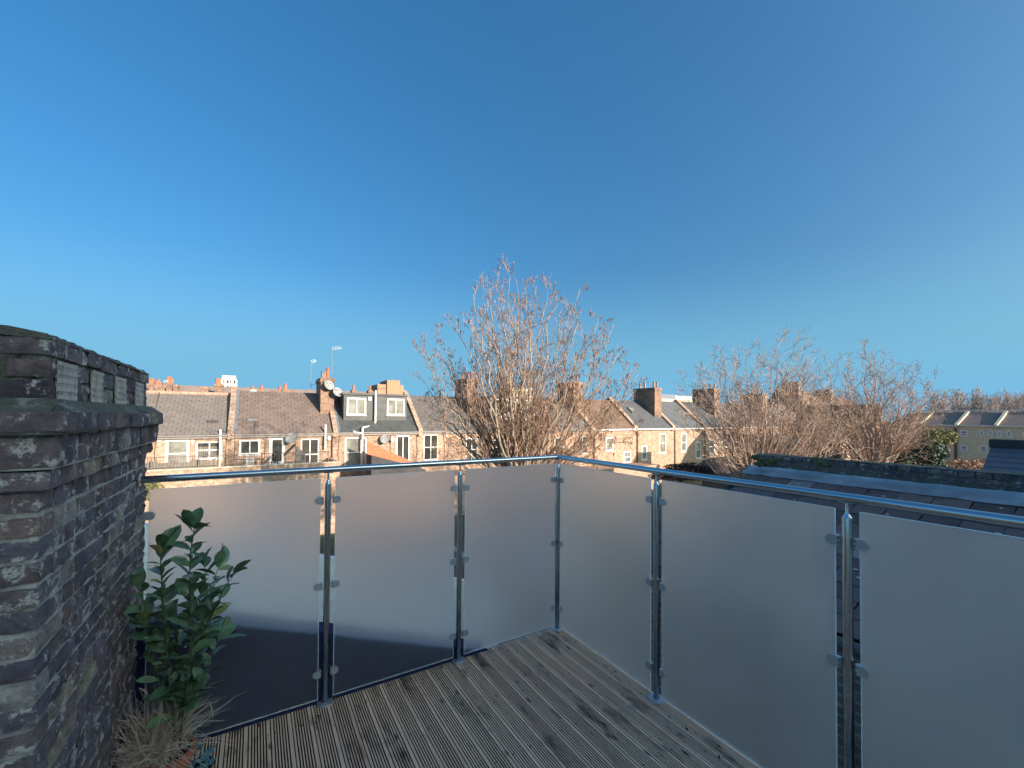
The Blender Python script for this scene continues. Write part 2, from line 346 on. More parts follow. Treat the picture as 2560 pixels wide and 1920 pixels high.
scw = MB(); x = RX + .055 - BW
while x > -.64:
    for yy in (.35, .80, 1.25, 1.70, 2.15, 2.60, 3.05):
        for fx in (.2, .8):
            cx_ = x + BW * fx + random.uniform(-.003, .003); cy_ = yy + random.uniform(-.006, .006); scw.lathe([(.0042, -.004), (.0042, .0006), (.002, .0008)], (cx_, cy_, 0), 8)
    x -= BW + GAP
scw.build('deck_screws', M['screw'], deck, kind='stuff')
lit_ = MB()
for k in range(70):
    cx_ = random.uniform(-.5, RX) if k % 2 else RX - abs(random.gauss(0, .12)); cy_ = random.uniform(.5, 3.15) if k % 2 == 0 else RY - abs(random.gauss(0, .10)); a_ = random.uniform(0, 6.28); L = random.uniform(.006, .022)
    c0 = Vector((cx_, cy_, .0035)); d0 = Vector((math.cos(a_), math.sin(a_), random.uniform(-.05, .3))) * L; w0 = Vector((-math.sin(a_), math.cos(a_), .1)) * L * .4
    lit_.add([c0 - d0, c0 + w0, c0 + d0, c0 - w0], [(0, 1, 2, 3)])
lit_.build('leaf_litter', M['darkwood'], deck, kind='stuff')
# ------------------------------------------------------------------ balustrade
bal = thing('balustrade', 'frosted glass balustrade with steel posts and round handrail round the deck corner', 'balustrade', (RX, RY, 0))
PR = .0212; ZR = 1.645
posts = [(RX, RY, 'LD'), (1.480, RY, 'LR'), (.451, RY, 'LR'), (RX, 2.040, 'UD'), (RX, .908, 'UD'), (RX, -.22, 'UD'), (RX, -1.3, 'UD')]
def clamp_mb(mb, cx, cy, z, d):  # d unit 2d direction away from the post
    n = 10; L = .064; H = .0235; prof = [(.012, -H), (L - H * .9, -H)]
    prof += [(L - H * .9 + H * .9 * math.cos(a), H * math.sin(a)) for a in [(-math.pi / 2 + math.pi * k / n) for k in range(1, n)]] + [(L - H * .9, H), (.012, H)]
    px_, py_ = -d[1], d[0]
    def ext(o0, o1, pr):
        k = len(pr); v = []
        for o_ in (o0, o1):
            for a, zz in pr: v.append((cx + d[0] * (a + .013) + px_ * o_, cy + d[1] * (a + .013) + py_ * o_, z + zz))
        mb.add(v, [tuple(range(k)), tuple(range(2 * k - 1, k - 1, -1))] + [(i, k + i, k + (i + 1) % k, (i + 1) % k) for i in range(k)])
    ext(.0065, .0145, prof); ext(-.0145, -.0065, prof)
    ext(-.0065, .0065, [(.008, -H), (.028, -H), (.028, H), (.008, H)])
    return [(cx + d[0] * .045, cy + d[1] * .045)]
for (cx, cy, kd) in posts:
    pm = MB(); prof = [(.0005, .006), (PR, .006), (PR, 1.545), (PR - .001, 1.549), (.012, 1.561), (.0078, 1.575), (.0072, ZR - .030), (.0072, ZR - .024)]
    pm.lathe(prof, (cx, cy, 0), 24); post = pm.build('post', M['steel'], bal, True)
    fl = MB(); fl.lathe([(.001, 0), (.055, 0), (.055, .011), (.0535, .0135), (.024, .0145), (.0225, .0155), (.001, .0155)], (cx, cy, .0005), 32); fl.build('base_flange', M['clamp'], post)
    sdl = MB(); hx, hy = (.032, .012) if 'R' in kd or kd == 'LD' else (.012, .032)
    sdl.box(cx - hx, cx + hx, cy - hy, cy + hy, ZR - .0245, ZR - .0205); sdl.build('saddle', M['clamp'], post)
    ds = {'LR': [(-1, 0), (1, 0)], 'UD': [(0, 1), (0, -1)], 'LD': [(-1, 0), (0, -1)]}[kd]
    for z in (1.430, .828, .219):
        for d in ds:
            cm = MB(); clamp_mb(cm, cx + d[0] * .008, cy + d[1] * .008, z, d)
            inn = -1 if d[1] == 0 else 1   # side of the deck, toward the viewer
            cm.build('clamp', M['clamp'], post)
            sc = MB()
            for dz in (-.0115, .0115):
                qx, qy = cx + d[0] * .034, cy + d[1] * .034
                if d[1] == 0: p0 = (qx, qy - .0143, z + dz); p1 = (qx, qy - .0149, z + dz)
                else: p0 = (qx - .0143, qy, z + dz); p1 = (qx - .0149, qy, z + dz)
                sc.tube([p0, p1], .0038, 10)
            sc.build('screw', M['screw'], post)
# clamps on the brick wall
for z in (1.430, .828, .219):
    cm = MB(); clamp_mb(cm, -.585, RY, z, (1, 0)); cm.build('clamp', M['clamp'], bal)
# handrail with mitred corner
hr = MB(); n = 28; rr_ = .0215
def ring(f): return [f(2 * math.pi * k / n) for k in range(n)]
r0 = ring(lambda a: (-.586, RY + rr_ * math.cos(a), ZR + rr_ * math.sin(a)))
r1 = ring(lambda a: (RX + rr_ * math.cos(a), RY + rr_ * math.cos(a), ZR + rr_ * math.sin(a)))
r2 = ring(lambda a: (RX + rr_ * math.cos(a), -1.45, ZR + rr_ * math.sin(a)))
hr.add(r0 + r1 + r2, [(i * n + k, i * n + (k + 1) % n, (i + 1) * n + (k + 1) % n, (i + 1) * n + k) for i in (0, 1) for k in range(n)] + [tuple(range(n)), tuple(range(2 * n, 3 * n))])
ho = hr.build('handrail', M['railsteel'], bal, True)
es = ho.data; es.update()
try:
    ho.data.set_sharp_from_angle(angle=math.radians(40))
except Exception: pass
hf = MB(); hf.tube([(-.584, RY, ZR), (-.578, RY, ZR)], .040, 28); hf.build('wall_rose', M['clamp'], ho)
GZ0, GZ1 = .045, 1.583; gt = .005
def panel(x0, x1, y0, y1):
    p = MB(); p.box(x0, x1, y0, y1, GZ0, GZ1); o = p.build('glass_panel', M['frost'], bal)
    e = MB(); k = .0032; q = .0006
    if x1 - x0 > y1 - y0:
        e.box(x0 - q, x1 + q, y0 - q, y1 + q, GZ0 - k, GZ0 - .0002); e.box(x0 - q, x1 + q, y0 + .0005, y1 - .0005, GZ1 + .0002, GZ1 + .0022)
        e.box(x0 - k * .8, x0 - .0002, y0 - q, y1 + q, GZ0 - k, GZ1); e.box(x1 + .0002, x1 + k * .8, y0 - q, y1 + q, GZ0 - k, GZ1)
    else:
        e.box(x0 - q, x1 + q, y0 - q, y1 + q, GZ0 - k, GZ0 - .0002); e.box(x0 + .0005, x1 - .0005, y0 - q, y1 + q, GZ1 + .0002, GZ1 + .0022)
        e.box(x0 - q, x1 + q, y0 - k * .8, y0 - .0002, GZ0 - k, GZ1); e.box(x0 - q, x1 + q, y1 + .0002, y1 + k * .8, GZ0 - k, GZ1)
    e.build('edge_glint', M['edgeglint'], o)
g_ = .052
panel(-.535, .451 - g_, RY - gt, RY + gt); panel(.451 + g_, 1.480 - g_, RY - gt, RY + gt); panel(1.480 + g_, RX - .040, RY - gt, RY + gt)
ys = [RY - .040 + g_, 2.040, .908, -.22, -1.3]
for a, b2 in zip(ys[:-1], ys[1:]): panel(RX - gt, RX + gt, b2 + g_, a - g_)

# ------------------------------------------------------------------ old brick wall on the left
wall = thing('brick_wall', 'sooty old brick party wall with mossy ledge and air bricks beside the laurel', 'wall', (-.9, 2.6, 0))
def rough_box(L, H, W, jit=.0055, rnd=.0032, nx=5):
    # brick centred at origin, length along x, depth along y, height z
    mb = MB(); xs = [-L / 2 + L * i / nx for i in range(nx + 1)]; zs = [-H / 2, -H / 6, H / 6, H / 2]; ysn = [-W / 2, -W / 2 + W * .45, W / 2]
    idx = {}
    def vid(i, j, k):
        key = (i, j, k)
        if key not in idx:
            x, y, z = xs[i], ysn[j], zs[k]
            e = (i in (0, nx)) + (j == 0) + (k in (0, 3))
            if e >= 2:
                if i == 0: x += rnd * random.uniform(.3, 1.3)
                if i == nx: x -= rnd * random.uniform(.3, 1.3)
                if j == 0: y += rnd * random.uniform(.4, 1.4)
                if k == 0: z += rnd * random.uniform(.2, 1)
                if k == 3: z -= rnd * random.uniform(.2, 1)
            if j == 0: y += random.uniform(-jit, jit)
            idx[key] = len(mb.v); mb.v.append((x + random.uniform(-1, 1) * jit * .25, y, z + random.uniform(-1, 1) * jit * .22))
        return idx[key]
    for i in range(nx):
        for k in range(3): mb.f.append((vid(i, 0, k), vid(i + 1, 0, k), vid(i + 1, 0, k + 1), vid(i, 0, k + 1)))
        for j in range(2):
            mb.f.append((vid(i, j, 3), vid(i + 1, j, 3), vid(i + 1, j + 1, 3), vid(i, j + 1, 3)))
            mb.f.append((vid(i, j, 0), vid(i, j + 1, 0), vid(i + 1, j + 1, 0), vid(i + 1, j, 0)))
    for j in range(2):
        for k in range(3):
            mb.f.append((vid(0, j, k), vid(0, j, k + 1), vid(0, j + 1, k + 1), vid(0, j + 1, k)))
            mb.f.append((vid(nx, j, k), vid(nx, j + 1, k), vid(nx, j + 1, k + 1), vid(nx, j, k + 1)))
    return mb
cache = {}
def brick_mesh(L, H, mat, W=.10, smooth=True):
    key = (round(L, 3), round(H, 3), mat, W)
    if key not in cache:
        cache[key] = [rough_box(L, H, W).mesh('brick', M[mat], smooth) for _ in range(6 if L > .15 else 5)]
        for me_ in cache[key]: me_.set_sharp_from_angle(angle=math.radians(38))
    return random.choice(cache[key])
def course_side(X, y0, y1, z, H, mat, kind='mix', W=.10, parent=wall):
    y = y0; j = .011
    while y < y1 - .02:
        L = .215 if (kind == 's' or (kind == 'mix' and random.random() < .55)) else .1025
        if kind == 'solid': L = .215
        if y == y0 and kind == 'mix': L = random.choice((.1025, .215, .16))
        L = min(L, y1 - y); 
        if y1 - y - L < .05: L = y1 - y
        q = brick_mesh(round(L / .005) * .005, H, mat, W)
        mx = Matrix.Translation((X - W / 2 + random.uniform(-.006, .003), y + L / 2, z + H / 2 + random.uniform(-.003, .003))) @ Matrix.Rotation(math.pi / 2 + random.uniform(-.02, .02), 4, 'Z') @ Matrix.Rotation(random.uniform(-.02, .02), 4, 'Y')
        place(q, 'brick', parent, mx); y += L + j
def course_front(Y, x1, x0, z, H, mat, first, W=.10, parent=wall):
    x = x1; L = first; j = .011
    while x > x0:
        q = brick_mesh(round(L / .005) * .005, H, mat, W)
        mx = Matrix.Translation((x - L / 2, Y + W / 2 + random.uniform(-.003, .005), z + H / 2 + random.uniform(-.003, .003))) @ Matrix.Rotation(random.uniform(-.02, .02), 4, 'Z')
        place(q, 'brick', parent, mx); x -= L + j; L = .215 if first < .15 else .215
WX, WN, WF = -.583, 1.88, 3.375
core = MB(); core.box(-1.45, WX - .0085, WN + .009, WF - .004, -.02, 2.0); core.build('mortar_core', M['mortar'], wall)
z = .004; r = 0
while z < 1.735:
    fl = r % 2
    course_front(WN, WX, -1.25, z, .064, 'oldbrick', .1025 if fl else .215)
    course_side(WX, WN + .103, WF, z, .064, 'oldbrick')
    z += .0745; r += 1
ZA = z   # ~1.79
course_front(WN - .025, WX + .025, -1.25, ZA, .062, 'oldbrick', .215); course_side(WX + .025, WN + .08, WF + .02, ZA, .062, 'oldbrick', 's')
z2 = ZA + .072
c2 = MB(); c2.box(-1.45, WX + .035, WN - .03, WF + .03, z2 - .008, 1.985); c2.build('mortar_core', M['mortar'], wall)
course_front(WN - .045, WX + .045, -1.25, z2, .100, 'oldbrick', .215); course_side(WX + .045, WN + .06, WF + .035, z2, .100, 'oldbrick', 'h')
z3 = 1.972
c3 = MB(); c3.box(-1.45, WX + .065, WN - .065, WF + .03, z3 - .004, z3 + .066)
# sloped mortar fillet
c3.prism([(WX + .065, z3 + .066), (WX + .012, z3 + .108), (-1.4, z3 + .108), (-1.4, z3 + .066)], 'y', WN - .02, WF + .01)
c3.prism([(WN - .065, z3 + .066), (WN + .03, z3 + .108), (WN + .08, z3 + .108), (WN + .08, z3 + .066)], 'x', -1.45, WX + .03)
c3.build('mortar_fillet', M['mossmortar'], wall)
course_front(WN - .075, WX + .075, -1.25, z3, .064, 'mossbrick', .215); course_side(WX + .075, WN + .03, WF + .04, z3, .064, 'mossbrick', 's')
# upper parapet: two course high band with four air bricks, rough coping course
UX, UN, UF = -.575, 1.90, 3.30; z4 = z3 + .105
c4 = MB(); c4.box(-1.45, UX - .008, UN + .008, UF - .005, z4 - .05, z4 + .20); c4.build('mortar_core', M['mossmortar'], wall)
vents = []
for (pa, pb) in ((141, 193), (228, 258), (289, 315), (339, 359)):
    ya = PX(pa, 940, UX).y; yb = PX(pb, 940, UX).y; vents.append((ya, yb)); 
ZV0, ZV1 = z4 + .002, z4 + .132
prev = UN
for (ya, yb) in vents + [(UF, UF)]:
    if ya - prev > .04:
        for rr2 in range(2):
            L = ya - prev - .012
            y = prev + .006
            segs = [L] if L < .26 else ([L * .45, L * .53] if rr2 else [L * .6, L * .38])
            for s_ in segs:
                s5 = round(s_ / .005) * .005
                place(brick_mesh(s5, .060, 'mossbrick'), 'brick', wall, Matrix.Translation((UX - .05 + random.uniform(-.004, .004), y + s_ / 2, ZV0 + .031 + rr2 * .068)) @ Matrix.Rotation(math.pi / 2, 4, 'Z')); y += s_ + .008
    prev = yb
for (ya, yb) in vents:
    ab = MB(); nb = 9; rows = 4; hh = (ZV1 - ZV0); W_ = yb - ya
    zz = ZV0; bar = hh * .11; slot = (hh - bar * (rows + 1)) / rows
    for k in range(rows + 1): ab.box(UX - .003, UX + .002, ya, yb, zz, zz + bar); zz += bar + slot
    mw = W_ / (nb * 2.4 + 1)
    for k in range(nb + 1):
        yy = ya + (W_ - mw) * k / nb; ab.box(UX - .0022, UX + .001, yy, yy + mw, ZV0 + .001, ZV1 - .001)
    a_ = ab.build('air_brick', M['airbrick'], wall)
    vb = MB(); vb.box(UX - .03, UX - .005, ya + .001, yb - .001, ZV0 + .002, ZV1 - .002); vb.build('duct', M['void'], a_)
z5 = ZV1 + .008
for rr2 in range(2):
    course_front(UN, UX, -1.25, ZV0 + rr2 * .068, .060, 'mossbrick', .1025 if rr2 else .215)
course_front(UN - .005, UX + .005, -1.25, z5, .064, 'mossbrick', .215); course_side(UX + .006, UN + .10, UF, z5, .064, 'mossbrick', 's')
cp = MB(); nseg = 40
pr = []
for k in range(nseg + 1):
    y = UN - .01 + (UF - UN + .015) * k / nseg; h = z5 + .078 + random.uniform(-.006, .006); pr.append((y, h))
v = []; f = []
for k, (y, h) in enumerate(pr):
    xx = UX + .008 + random.uniform(-.006, .005); v += [(xx, y, z5 + .055), (xx - .012, y, h - .008), (xx - .10, y, h + .008), (-1.45, y, h + .012)]
for k in range(nseg):
    for q in range(3): f.append((k * 4 + q, k * 4 + 4 + q, k * 4 + 5 + q, k * 4 + 1 + q))
f.append((0, 1, 2, 3)); f.append((nseg * 4, nseg * 4 + 3, nseg * 4 + 2, nseg * 4 + 1))
cp.add(v, f).build('mortar_coping', M['mossmortar'], wall)
# ------------------------------------------------------------------ our own house: rear wing under the deck and unseen main range shaped to shade it
own = thing('house', 'brick house whose rear wing carries the wooden deck and steel balustrade, its unseen main range added for shade', 'house', (1, 0, -6.2))
o1 = MB(); o1.box(-.62, RX + .05, -1.5, RY + .05, -6.2, -.17); o1.build('rear_wing', M['brick_dark'], own)
o2 = MB(); o2.box(-1.6, 40, -16, -4.0, -6.2, 2.5); o2.build('unseen_bounce_wall', M['white'], own)  # unseen block, white to bounce skylight onto the deck
o3 = MB(); o3.prism([(-3.8, 2.45), (-10, 6.6), (-16.2, 2.45)], 'x', -1.7, 40); o3.build('unseen_shade_roof', M['slate6'], own)  # unseen roof, ridge set to keep sun off deck and brick wall
# dark raking parapet just outside the left panels
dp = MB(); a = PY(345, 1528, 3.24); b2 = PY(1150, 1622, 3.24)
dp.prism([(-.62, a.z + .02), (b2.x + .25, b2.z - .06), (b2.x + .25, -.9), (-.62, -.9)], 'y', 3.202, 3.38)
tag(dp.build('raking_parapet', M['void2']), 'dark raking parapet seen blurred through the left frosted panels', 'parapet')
# white painted wall below, with block joints
ww = thing('white_wall', 'white painted block wall glimpsed in the gaps beside the balustrade posts', 'wall', (0, 9, -6))
a = PY(345, 1312, 9); b2 = PY(1180, 1456, 9); wl = MB()
zt = lambda X: a.z + (b2.z - a.z) * (X - a.x) / (b2.x - a.x)
wl.prism([(a.x - 1, zt(a.x - 1)), (b2.x + .6, zt(b2.x + .6)), (b2.x + .6, -6.1), (a.x - 1, -6.1)], 'y', 9.012, 9.2); wl.build('render_backing', M['white'], ww)
wb = MB(); zz = -5.9; r = 0
while zz < zt(a.x - 1):
    x = a.x - 1 - (.22 if r % 2 else 0)
    while x < b2.x + .5:
        if zz + .2 < zt(x + .42): wb.box(x, x + .43, 9.0, 9.05, zz, zz + .208)
        x += .44
    zz += .216; r += 1
wb.build('block', M['white'], ww, kind='stuff')

# ------------------------------------------------------------------ roof and parapet on the right
nr = thing('slate_roofed_wing', 'neighbouring rear wing with dark slates, lead flashing and mossy brick parapet', 'roof', (5, 1, -6.2))
x_0, z_0, x_1, z_1 = 3.66, .47, 5.86, 1.268
b_ = MB(); b_.prism([(3.74, -6.2), (3.74, .44), (5.78, 1.20), (6.2, 1.28), (6.2, -6.2)], 'y', -5, 3.22); b_.build('wall', M['brick_dark'], nr)
sl = math.atan2(z_1 - z_0, x_1 - x_0); SLn = math.hypot(z_1 - z_0, x_1 - x_0)
SW, SH = .255, .19
sm = []
for k in range(4):
    q = MB(); q.box(0, SH + .07, 0, SW - .009, 0, .011)
    q.v = [(vx + random.uniform(-.006, .006) * (vx < .01), vy + random.uniform(-.004, .004), vz) for vx, vy, vz in q.v]
    sm.append(q.mesh('slate', M['nearslate']))
row = 0; s_ = 0
while s_ < SLn - .02:
    y = 3.30 - SW - (SW / 2 if row % 2 else 0)
    while y > -1.6:
        mx = Matrix.Translation((x_0 + math.cos(sl) * s_, y, z_0 + math.sin(sl) * s_ + .012)) @ Matrix.Rotation(-sl + .030, 4, 'Y') @ Matrix.Rotation(random.uniform(-.03, .03), 4, 'Z') @ Matrix.Rotation(random.uniform(-.012, .012), 4, 'X')
        place(random.choice(sm), 'slate', nr, mx); y -= SW
    s_ += SH; row += 1
rs_ = MB(); rs_.prism([(3.70, .44), (5.74, 1.21), (5.74, 1.17), (3.72, .40)], 'y', -1.7, 3.30); rs_.prism([(3.70, .44), (5.74, 1.21), (5.74, 1.17), (3.72, .40)], 'y', -5, -1.71); rs_.build('roof_boarding', M['felt'], nr)
gt_ = MB(); gt_.tube([(3.62, 3.3, .43), (3.62, -5, .43)], .045, 10); gt_.build('gutter', M['darklead'], nr)
# lead flashing, wavy sheet
lf = MB(); ny = 60; v = []; f = []
for k in range(ny + 1):
    y = 3.29 - 8.2 * k / ny
    for (xx, zz) in ((5.80, 1.262), (5.85, 1.283), (5.90, 1.306), (5.955, 1.338), (5.965, 1.362)):
        v.append((xx + random.uniform(-.012, .012), y, zz + random.uniform(-.005, .005) + .012))
for k in range(ny):
    for q in range(4): f.append((k * 5 + q, k * 5 + 1 + q, k * 5 + 6 + q, k * 5 + 5 + q))
lf.add(v, f).build('lead_flashing', M['flash'], nr, True)
pc = MB(); pc.box(5.985, 6.19, -5, 3.17, 1.26, 1.525); pc.build('mortar_core', M['mossmortar'], nr)
for r, zz in enumerate((1.412, 1.474)):
    y = 3.18 - (.11 if r % 2 else 0)
    if r % 2: place(brick_mesh(.1, .052, 'mossbrick'), 'brick', nr, Matrix.Translation((6.03, 3.13, zz + .032)) @ Matrix.Rotation(-math.pi / 2, 4, 'Z'))
    while y > -1.2:
        L = .215 if r < 1 else .1025
        place(brick_mesh(L, .052, 'mossbrick'), 'brick', nr, Matrix.Translation((6.03 + random.uniform(-.006, .006) - (.008 if r == 1 else 0), y - L / 2, zz + .026)) @ Matrix.Rotation(-math.pi / 2 + random.uniform(-.02, .02), 4, 'Z'))
        y -= L + .011
tp = MB(); v = []; f = []
for k in range(61):
    y = 3.19 - 6 * k / 60
    for xx in (5.975, 6.03, 6.12, 6.2): v.append((xx, y, 1.524 + random.uniform(0, .012) + (.012 if 5.99 < xx < 6.15 else 0)))
for k in range(60):
    for q in range(3): f.append((k * 4 + q, k * 4 + 1 + q, k * 4 + 5 + q, k * 4 + 4 + q))
tp.add(v, f).build('mortar_coping', M['mossmortar'], nr)
mo = MB()
for (px, py, r) in ((2052, 1157, .05), (1905, 1146, .05), (1925, 1150, .06), (1890, 1143, .05), (1945, 1149, .04), (1900, 1160, .05), (2040, 1146, .025)):
    c = PX(px, py, 5.975); 
    for k in range(5): mo.lathe([(.001, -r * .6), (r * .7, -r * .4), (r, 0), (r * .7, r * .35), (.001, r * .5)], (c.x + .01, c.y + random.uniform(-1, 1) * r, c.z + random.uniform(-.4, .3) * r), 8)
mo.build('moss', M['moss'], nr, True, kind='stuff')
# droppings specks
dr = MB()
for k in range(46):
    s_ = random.uniform(.4, SLn - .1); y = random.uniform(.3, 3.1); r = random.uniform(.006, .016)
    c = Vector((x_0 + math.cos(sl) * s_, y, z_0 + math.sin(sl) * s_ + .030))
    dr.add([(c.x + math.cos(a) * r * random.uniform(.6, 1), c.y + math.sin(a) * r * 1.3, c.z + math.cos(a) * r * .38) for a in [k2 * 1.047 for k2 in range(6)]], [(0, 1, 2, 3, 4, 5)])
dr.build('droppings', M['lichen'], nr, kind='stuff')
# blue slate roof further along
br = thing('slate_roof', 'damp blue slate lean-to roof with dark ridge at the right edge', 'roof', (11, 1, -6.2))
q = MB(); YV = 2.1
q.prism([(10.2, .35), (12.0, 1.50), (12.3, 1.50), (12.3, -6.2), (10.2, -6.2)], 'y', -6, YV - .02); q.build('wall', M['brick_dark'], br)
q = MB()
for k in range(14):
    t0 = k / 14; xa = 10.1 + 1.9 * t0; za = .29 + 1.21 * t0
    q.prism([(xa, za + .01), (xa + .145, za + .098), (xa + .145, za + .110), (xa, za + .035)], 'y', -6, YV)
q.build('slate_course', M['blueslate'], br, kind='stuff')
q = MB(); q.box(11.96, 12.28, -6, YV + .02, 1.51, 1.66); q.build('ridge', M['felt'], br)

# ------------------------------------------------------------------ the opposite terrace
D = 35.0; EZ = .62; RZ = 3.9
def window(parent, x0, x1, z0, z1, Y, style='sash', paneM='pane', name='window', fw_=.09, curtain=False):
    mb = MB(); y0, y1 = Y + .02, Y + .10
    mb.box(x0, x1, y0, y1, z1 - fw_, z1); mb.box(x0, x1, y0, y1, z0, z0 + fw_)
    mb.box(x0, x0 + fw_, y0, y1, z0 + fw_, z1 - fw_); mb.box(x1 - fw_, x1, y0, y1, z0 + fw_, z1 - fw_)
    xm, zm = (x0 + x1) / 2, (z0 + z1) / 2
    if style in ('sash', 'four'): mb.box(x0 + fw_, x1 - fw_, y0 + .003, y1, zm - .04, zm + .04)
    if style in ('four', 'vert'): mb.box(xm - .035, xm + .035, y0 + .006, y1, z0 + fw_, z1 - fw_)
    mb.box(x0 - .05, x1 + .05, Y - .05, y0 + .05, z0 - .06, z0 - .002)
    o = mb.build(name, M['white'], parent)
    p = MB(); p.box(x0 + fw_ * .5, x1 - fw_ * .5, y1 - .012, y1 + .01, z0 + fw_ * .5, z1 - fw_ * .5); p.build('pane', M[paneM], o)
    if curtain:
        c = MB(); k = 12
        for i in range(k):
            xa = x0 + fw_ + (x1 - x0 - 2 * fw_) * i / k; xb = xa + (x1 - x0) / k * .6; c.box(xa, xb, y1 - .028, y1 - .014, z0 + fw_, z1 - fw_ - .25 + random.uniform(-.03, .03))
        c.build('curtain', M['greywood'], o)
    return o
def wall_with(parent, x0, x1, Y, z0, z1, holes, mat, th=.24):
    xs = sorted({x0, x1} | {c for h in holes for c in h[:2] if x0 < c < x1}); zs = sorted({z0, z1} | {c for h in holes for c in h[2:] if z0 < c < z1})
    mb = MB()
    vid = {}
    def inside(xa, za): return any(h[0] <= xa < h[1] and h[2] <= za < h[3] for h in holes)
    for a, b2 in zip(xs[:-1], xs[1:]):
        run = None
        for c, d in zip(zs[:-1], zs[1:]):
            if inside((a + b2) / 2, (c + d) / 2):
                if run: mb.box(a, b2, Y, Y + th, run[0], run[1]); run = None
            else: run = (run[0], d) if run else (c, d)
        if run: mb.box(a, b2, Y, Y + th, run[0], run[1])
    return mb.build('wall', mat, parent)
def lintel(parent, x0, x1, z, Y, mat='brick_far2'):
    k = max(4, int((x1 - x0) / .085)); mb = MB()
    for i in range(k):
        a = x0 - .08 + (x1 - x0 + .16) * i / k; rise = .05 * math.sin(math.pi * (i + .5) / k); mb.box(a, a + .062, Y - .012, Y + .02, z + rise, z + .21 + rise)
    return mb.build('brick_arch', M[mat], parent)
def roofz(Y, ez, rz): return ez + (rz - ez) * (Y - D + .2) / 4.2
def roof(parent, x0, x1, ez, rz, mat, individual=True, y0=D - .2, y1=D + 4, sw=.5):
    q = MB(); q.prism([(y0, ez), (y1, rz), (y1 + 4.2, ez), (y1 + 4.2, ez - .1), (y0, ez - .1)], 'x', x0, x1); q.build('roof', M['felt'], parent)
    sl = math.atan2(rz - ez, y1 - y0); Ln = math.hypot(rz - ez, y1 - y0); sh = .285; nrow = int(Ln / sh); sh = Ln / nrow
    n = max(1, round((x1 - x0) / sw)); swn = (x1 - x0) / n
    if individual:
        me = []
        for k in range(3):
            a = MB(); a.box(0, swn - .03, .0, sh + .02, 0, .02); me.append(a.mesh('slate', M[mat]))
        half = MB().box(0, swn / 2 - .03, 0, sh + .02, 0, .02).mesh('slate', M[mat])
        for r in range(nrow):
            xs = [(x0 + swn * i, me[0]) for i in range(n)] if r % 2 == 0 else [(x0, half)] + [(x0 + swn * (i + .5), me[0]) for i in range(n - 1)] + [(x1 - swn / 2, half)]
            for xx, mm in xs:
                mx = Matrix.Translation((xx, y0 + math.cos(sl) * sh * r, ez + math.sin(sl) * sh * r + .022)) @ Matrix.Rotation(sl - .09 + random.uniform(-.008, .008), 4, 'X')
                place(mm, 'slate', parent, mx)
    else:
        a = MB(); R = Matrix.Rotation(sl - .035, 3, 'X')
        for r in range(nrow):
            off = swn / 2 if r % 2 else 0
            for i in range(n + (1 if off else 0)):
                xa = max(x0, x0 + swn * i - off); xb = min(x1, x0 + swn * (i + 1) - off) - .012
                base = Vector((0, y0 + math.cos(sl) * sh * r, ez + math.sin(sl) * sh * r + .008 + random.uniform(0, .004)))
                vv = [base + R @ Vector((0, yy, zz)) + Vector((xx, 0, 0)) for zz in (0, .012) for yy in (0, sh + .04) for xx in (xa, xb)]
                a.add(vv, [(0, 2, 3, 1), (4, 5, 7, 6), (0, 1, 5, 4), (2, 6, 7, 3), (0, 4, 6, 2), (1, 3, 7, 5)])
        a.build('slates', M[mat], parent, kind='stuff')
def parapet(parent, x, ez, rz, w_=.36, mat='brick_far'):
    y0, y1 = D - .25, D + 4.1; a = (rz - ez) / 4.2
    q = MB(); q.prism([(y0, ez - .35), (y0, ez + .22), (y0 + .35, ez + .25 + a * .3), (y1, rz + .42), (y1 + 4.2, ez + .2), (y1 + 4.2, ez - .35)], 'x', x - w_ / 2, x + w_ / 2)
    o = q.build('party_parapet', M[mat], parent)
    q = MB(); q.prism([(y0 + .1, ez + .04), (y1, rz + .10), (y1, rz + .14), (y0 + .1, ez + .08)], 'x', x + w_ / 2 + .002, x + w_ / 2 + .22); q.build('flashing', M['lead'], o)
def chimney(parent, x0, x1, zt, y0=36.7, y1=39.6, pots=(), mat='brick_chim', potmat='terracotta', zb=1.2, ph=.75):
    q = MB(); q.box(x0, x1, y0, y1, zb, zt - .35); q.box(x0 - .06, x1 + .06, y0 - .06, y1 + .06, zt - .35, zt - .12); q.box(x0 - .02, x1 + .02, y0 - .02, y1 + .02, zt - .12, zt)
    o = q.build('chimney', M[mat], parent)
    for (fx, fy, h, pm) in pots:
        p = MB(); c = (x0 + (x1 - x0) * fx, y0 + (y1 - y0) * fy, zt); p.lathe([(.13, 0), (.15, .05), (.12, .1), (.115, h - .1), (.15, h - .08), (.15, h), (.1, h), (.1, h - .2)], c, 10); p.build('chimney_pot', M[pm], o)
    return o
def gutter(parent, x0, x1, z, mat='gutter'):
    q = MB(); q.box(x0, x1, D - .34, D - .21, z - .06, z + .03); q.box(x0, x1, D - .20, D - .003, z - .22, z - .03); q.build('gutter', M[mat], parent)
B = [-12, -1.52, 5.42, 12.38, 18.9, 25.6, 32.3, 39.25, 46.2, 52.5, 59, 65.5, 72, 78.5, 85]
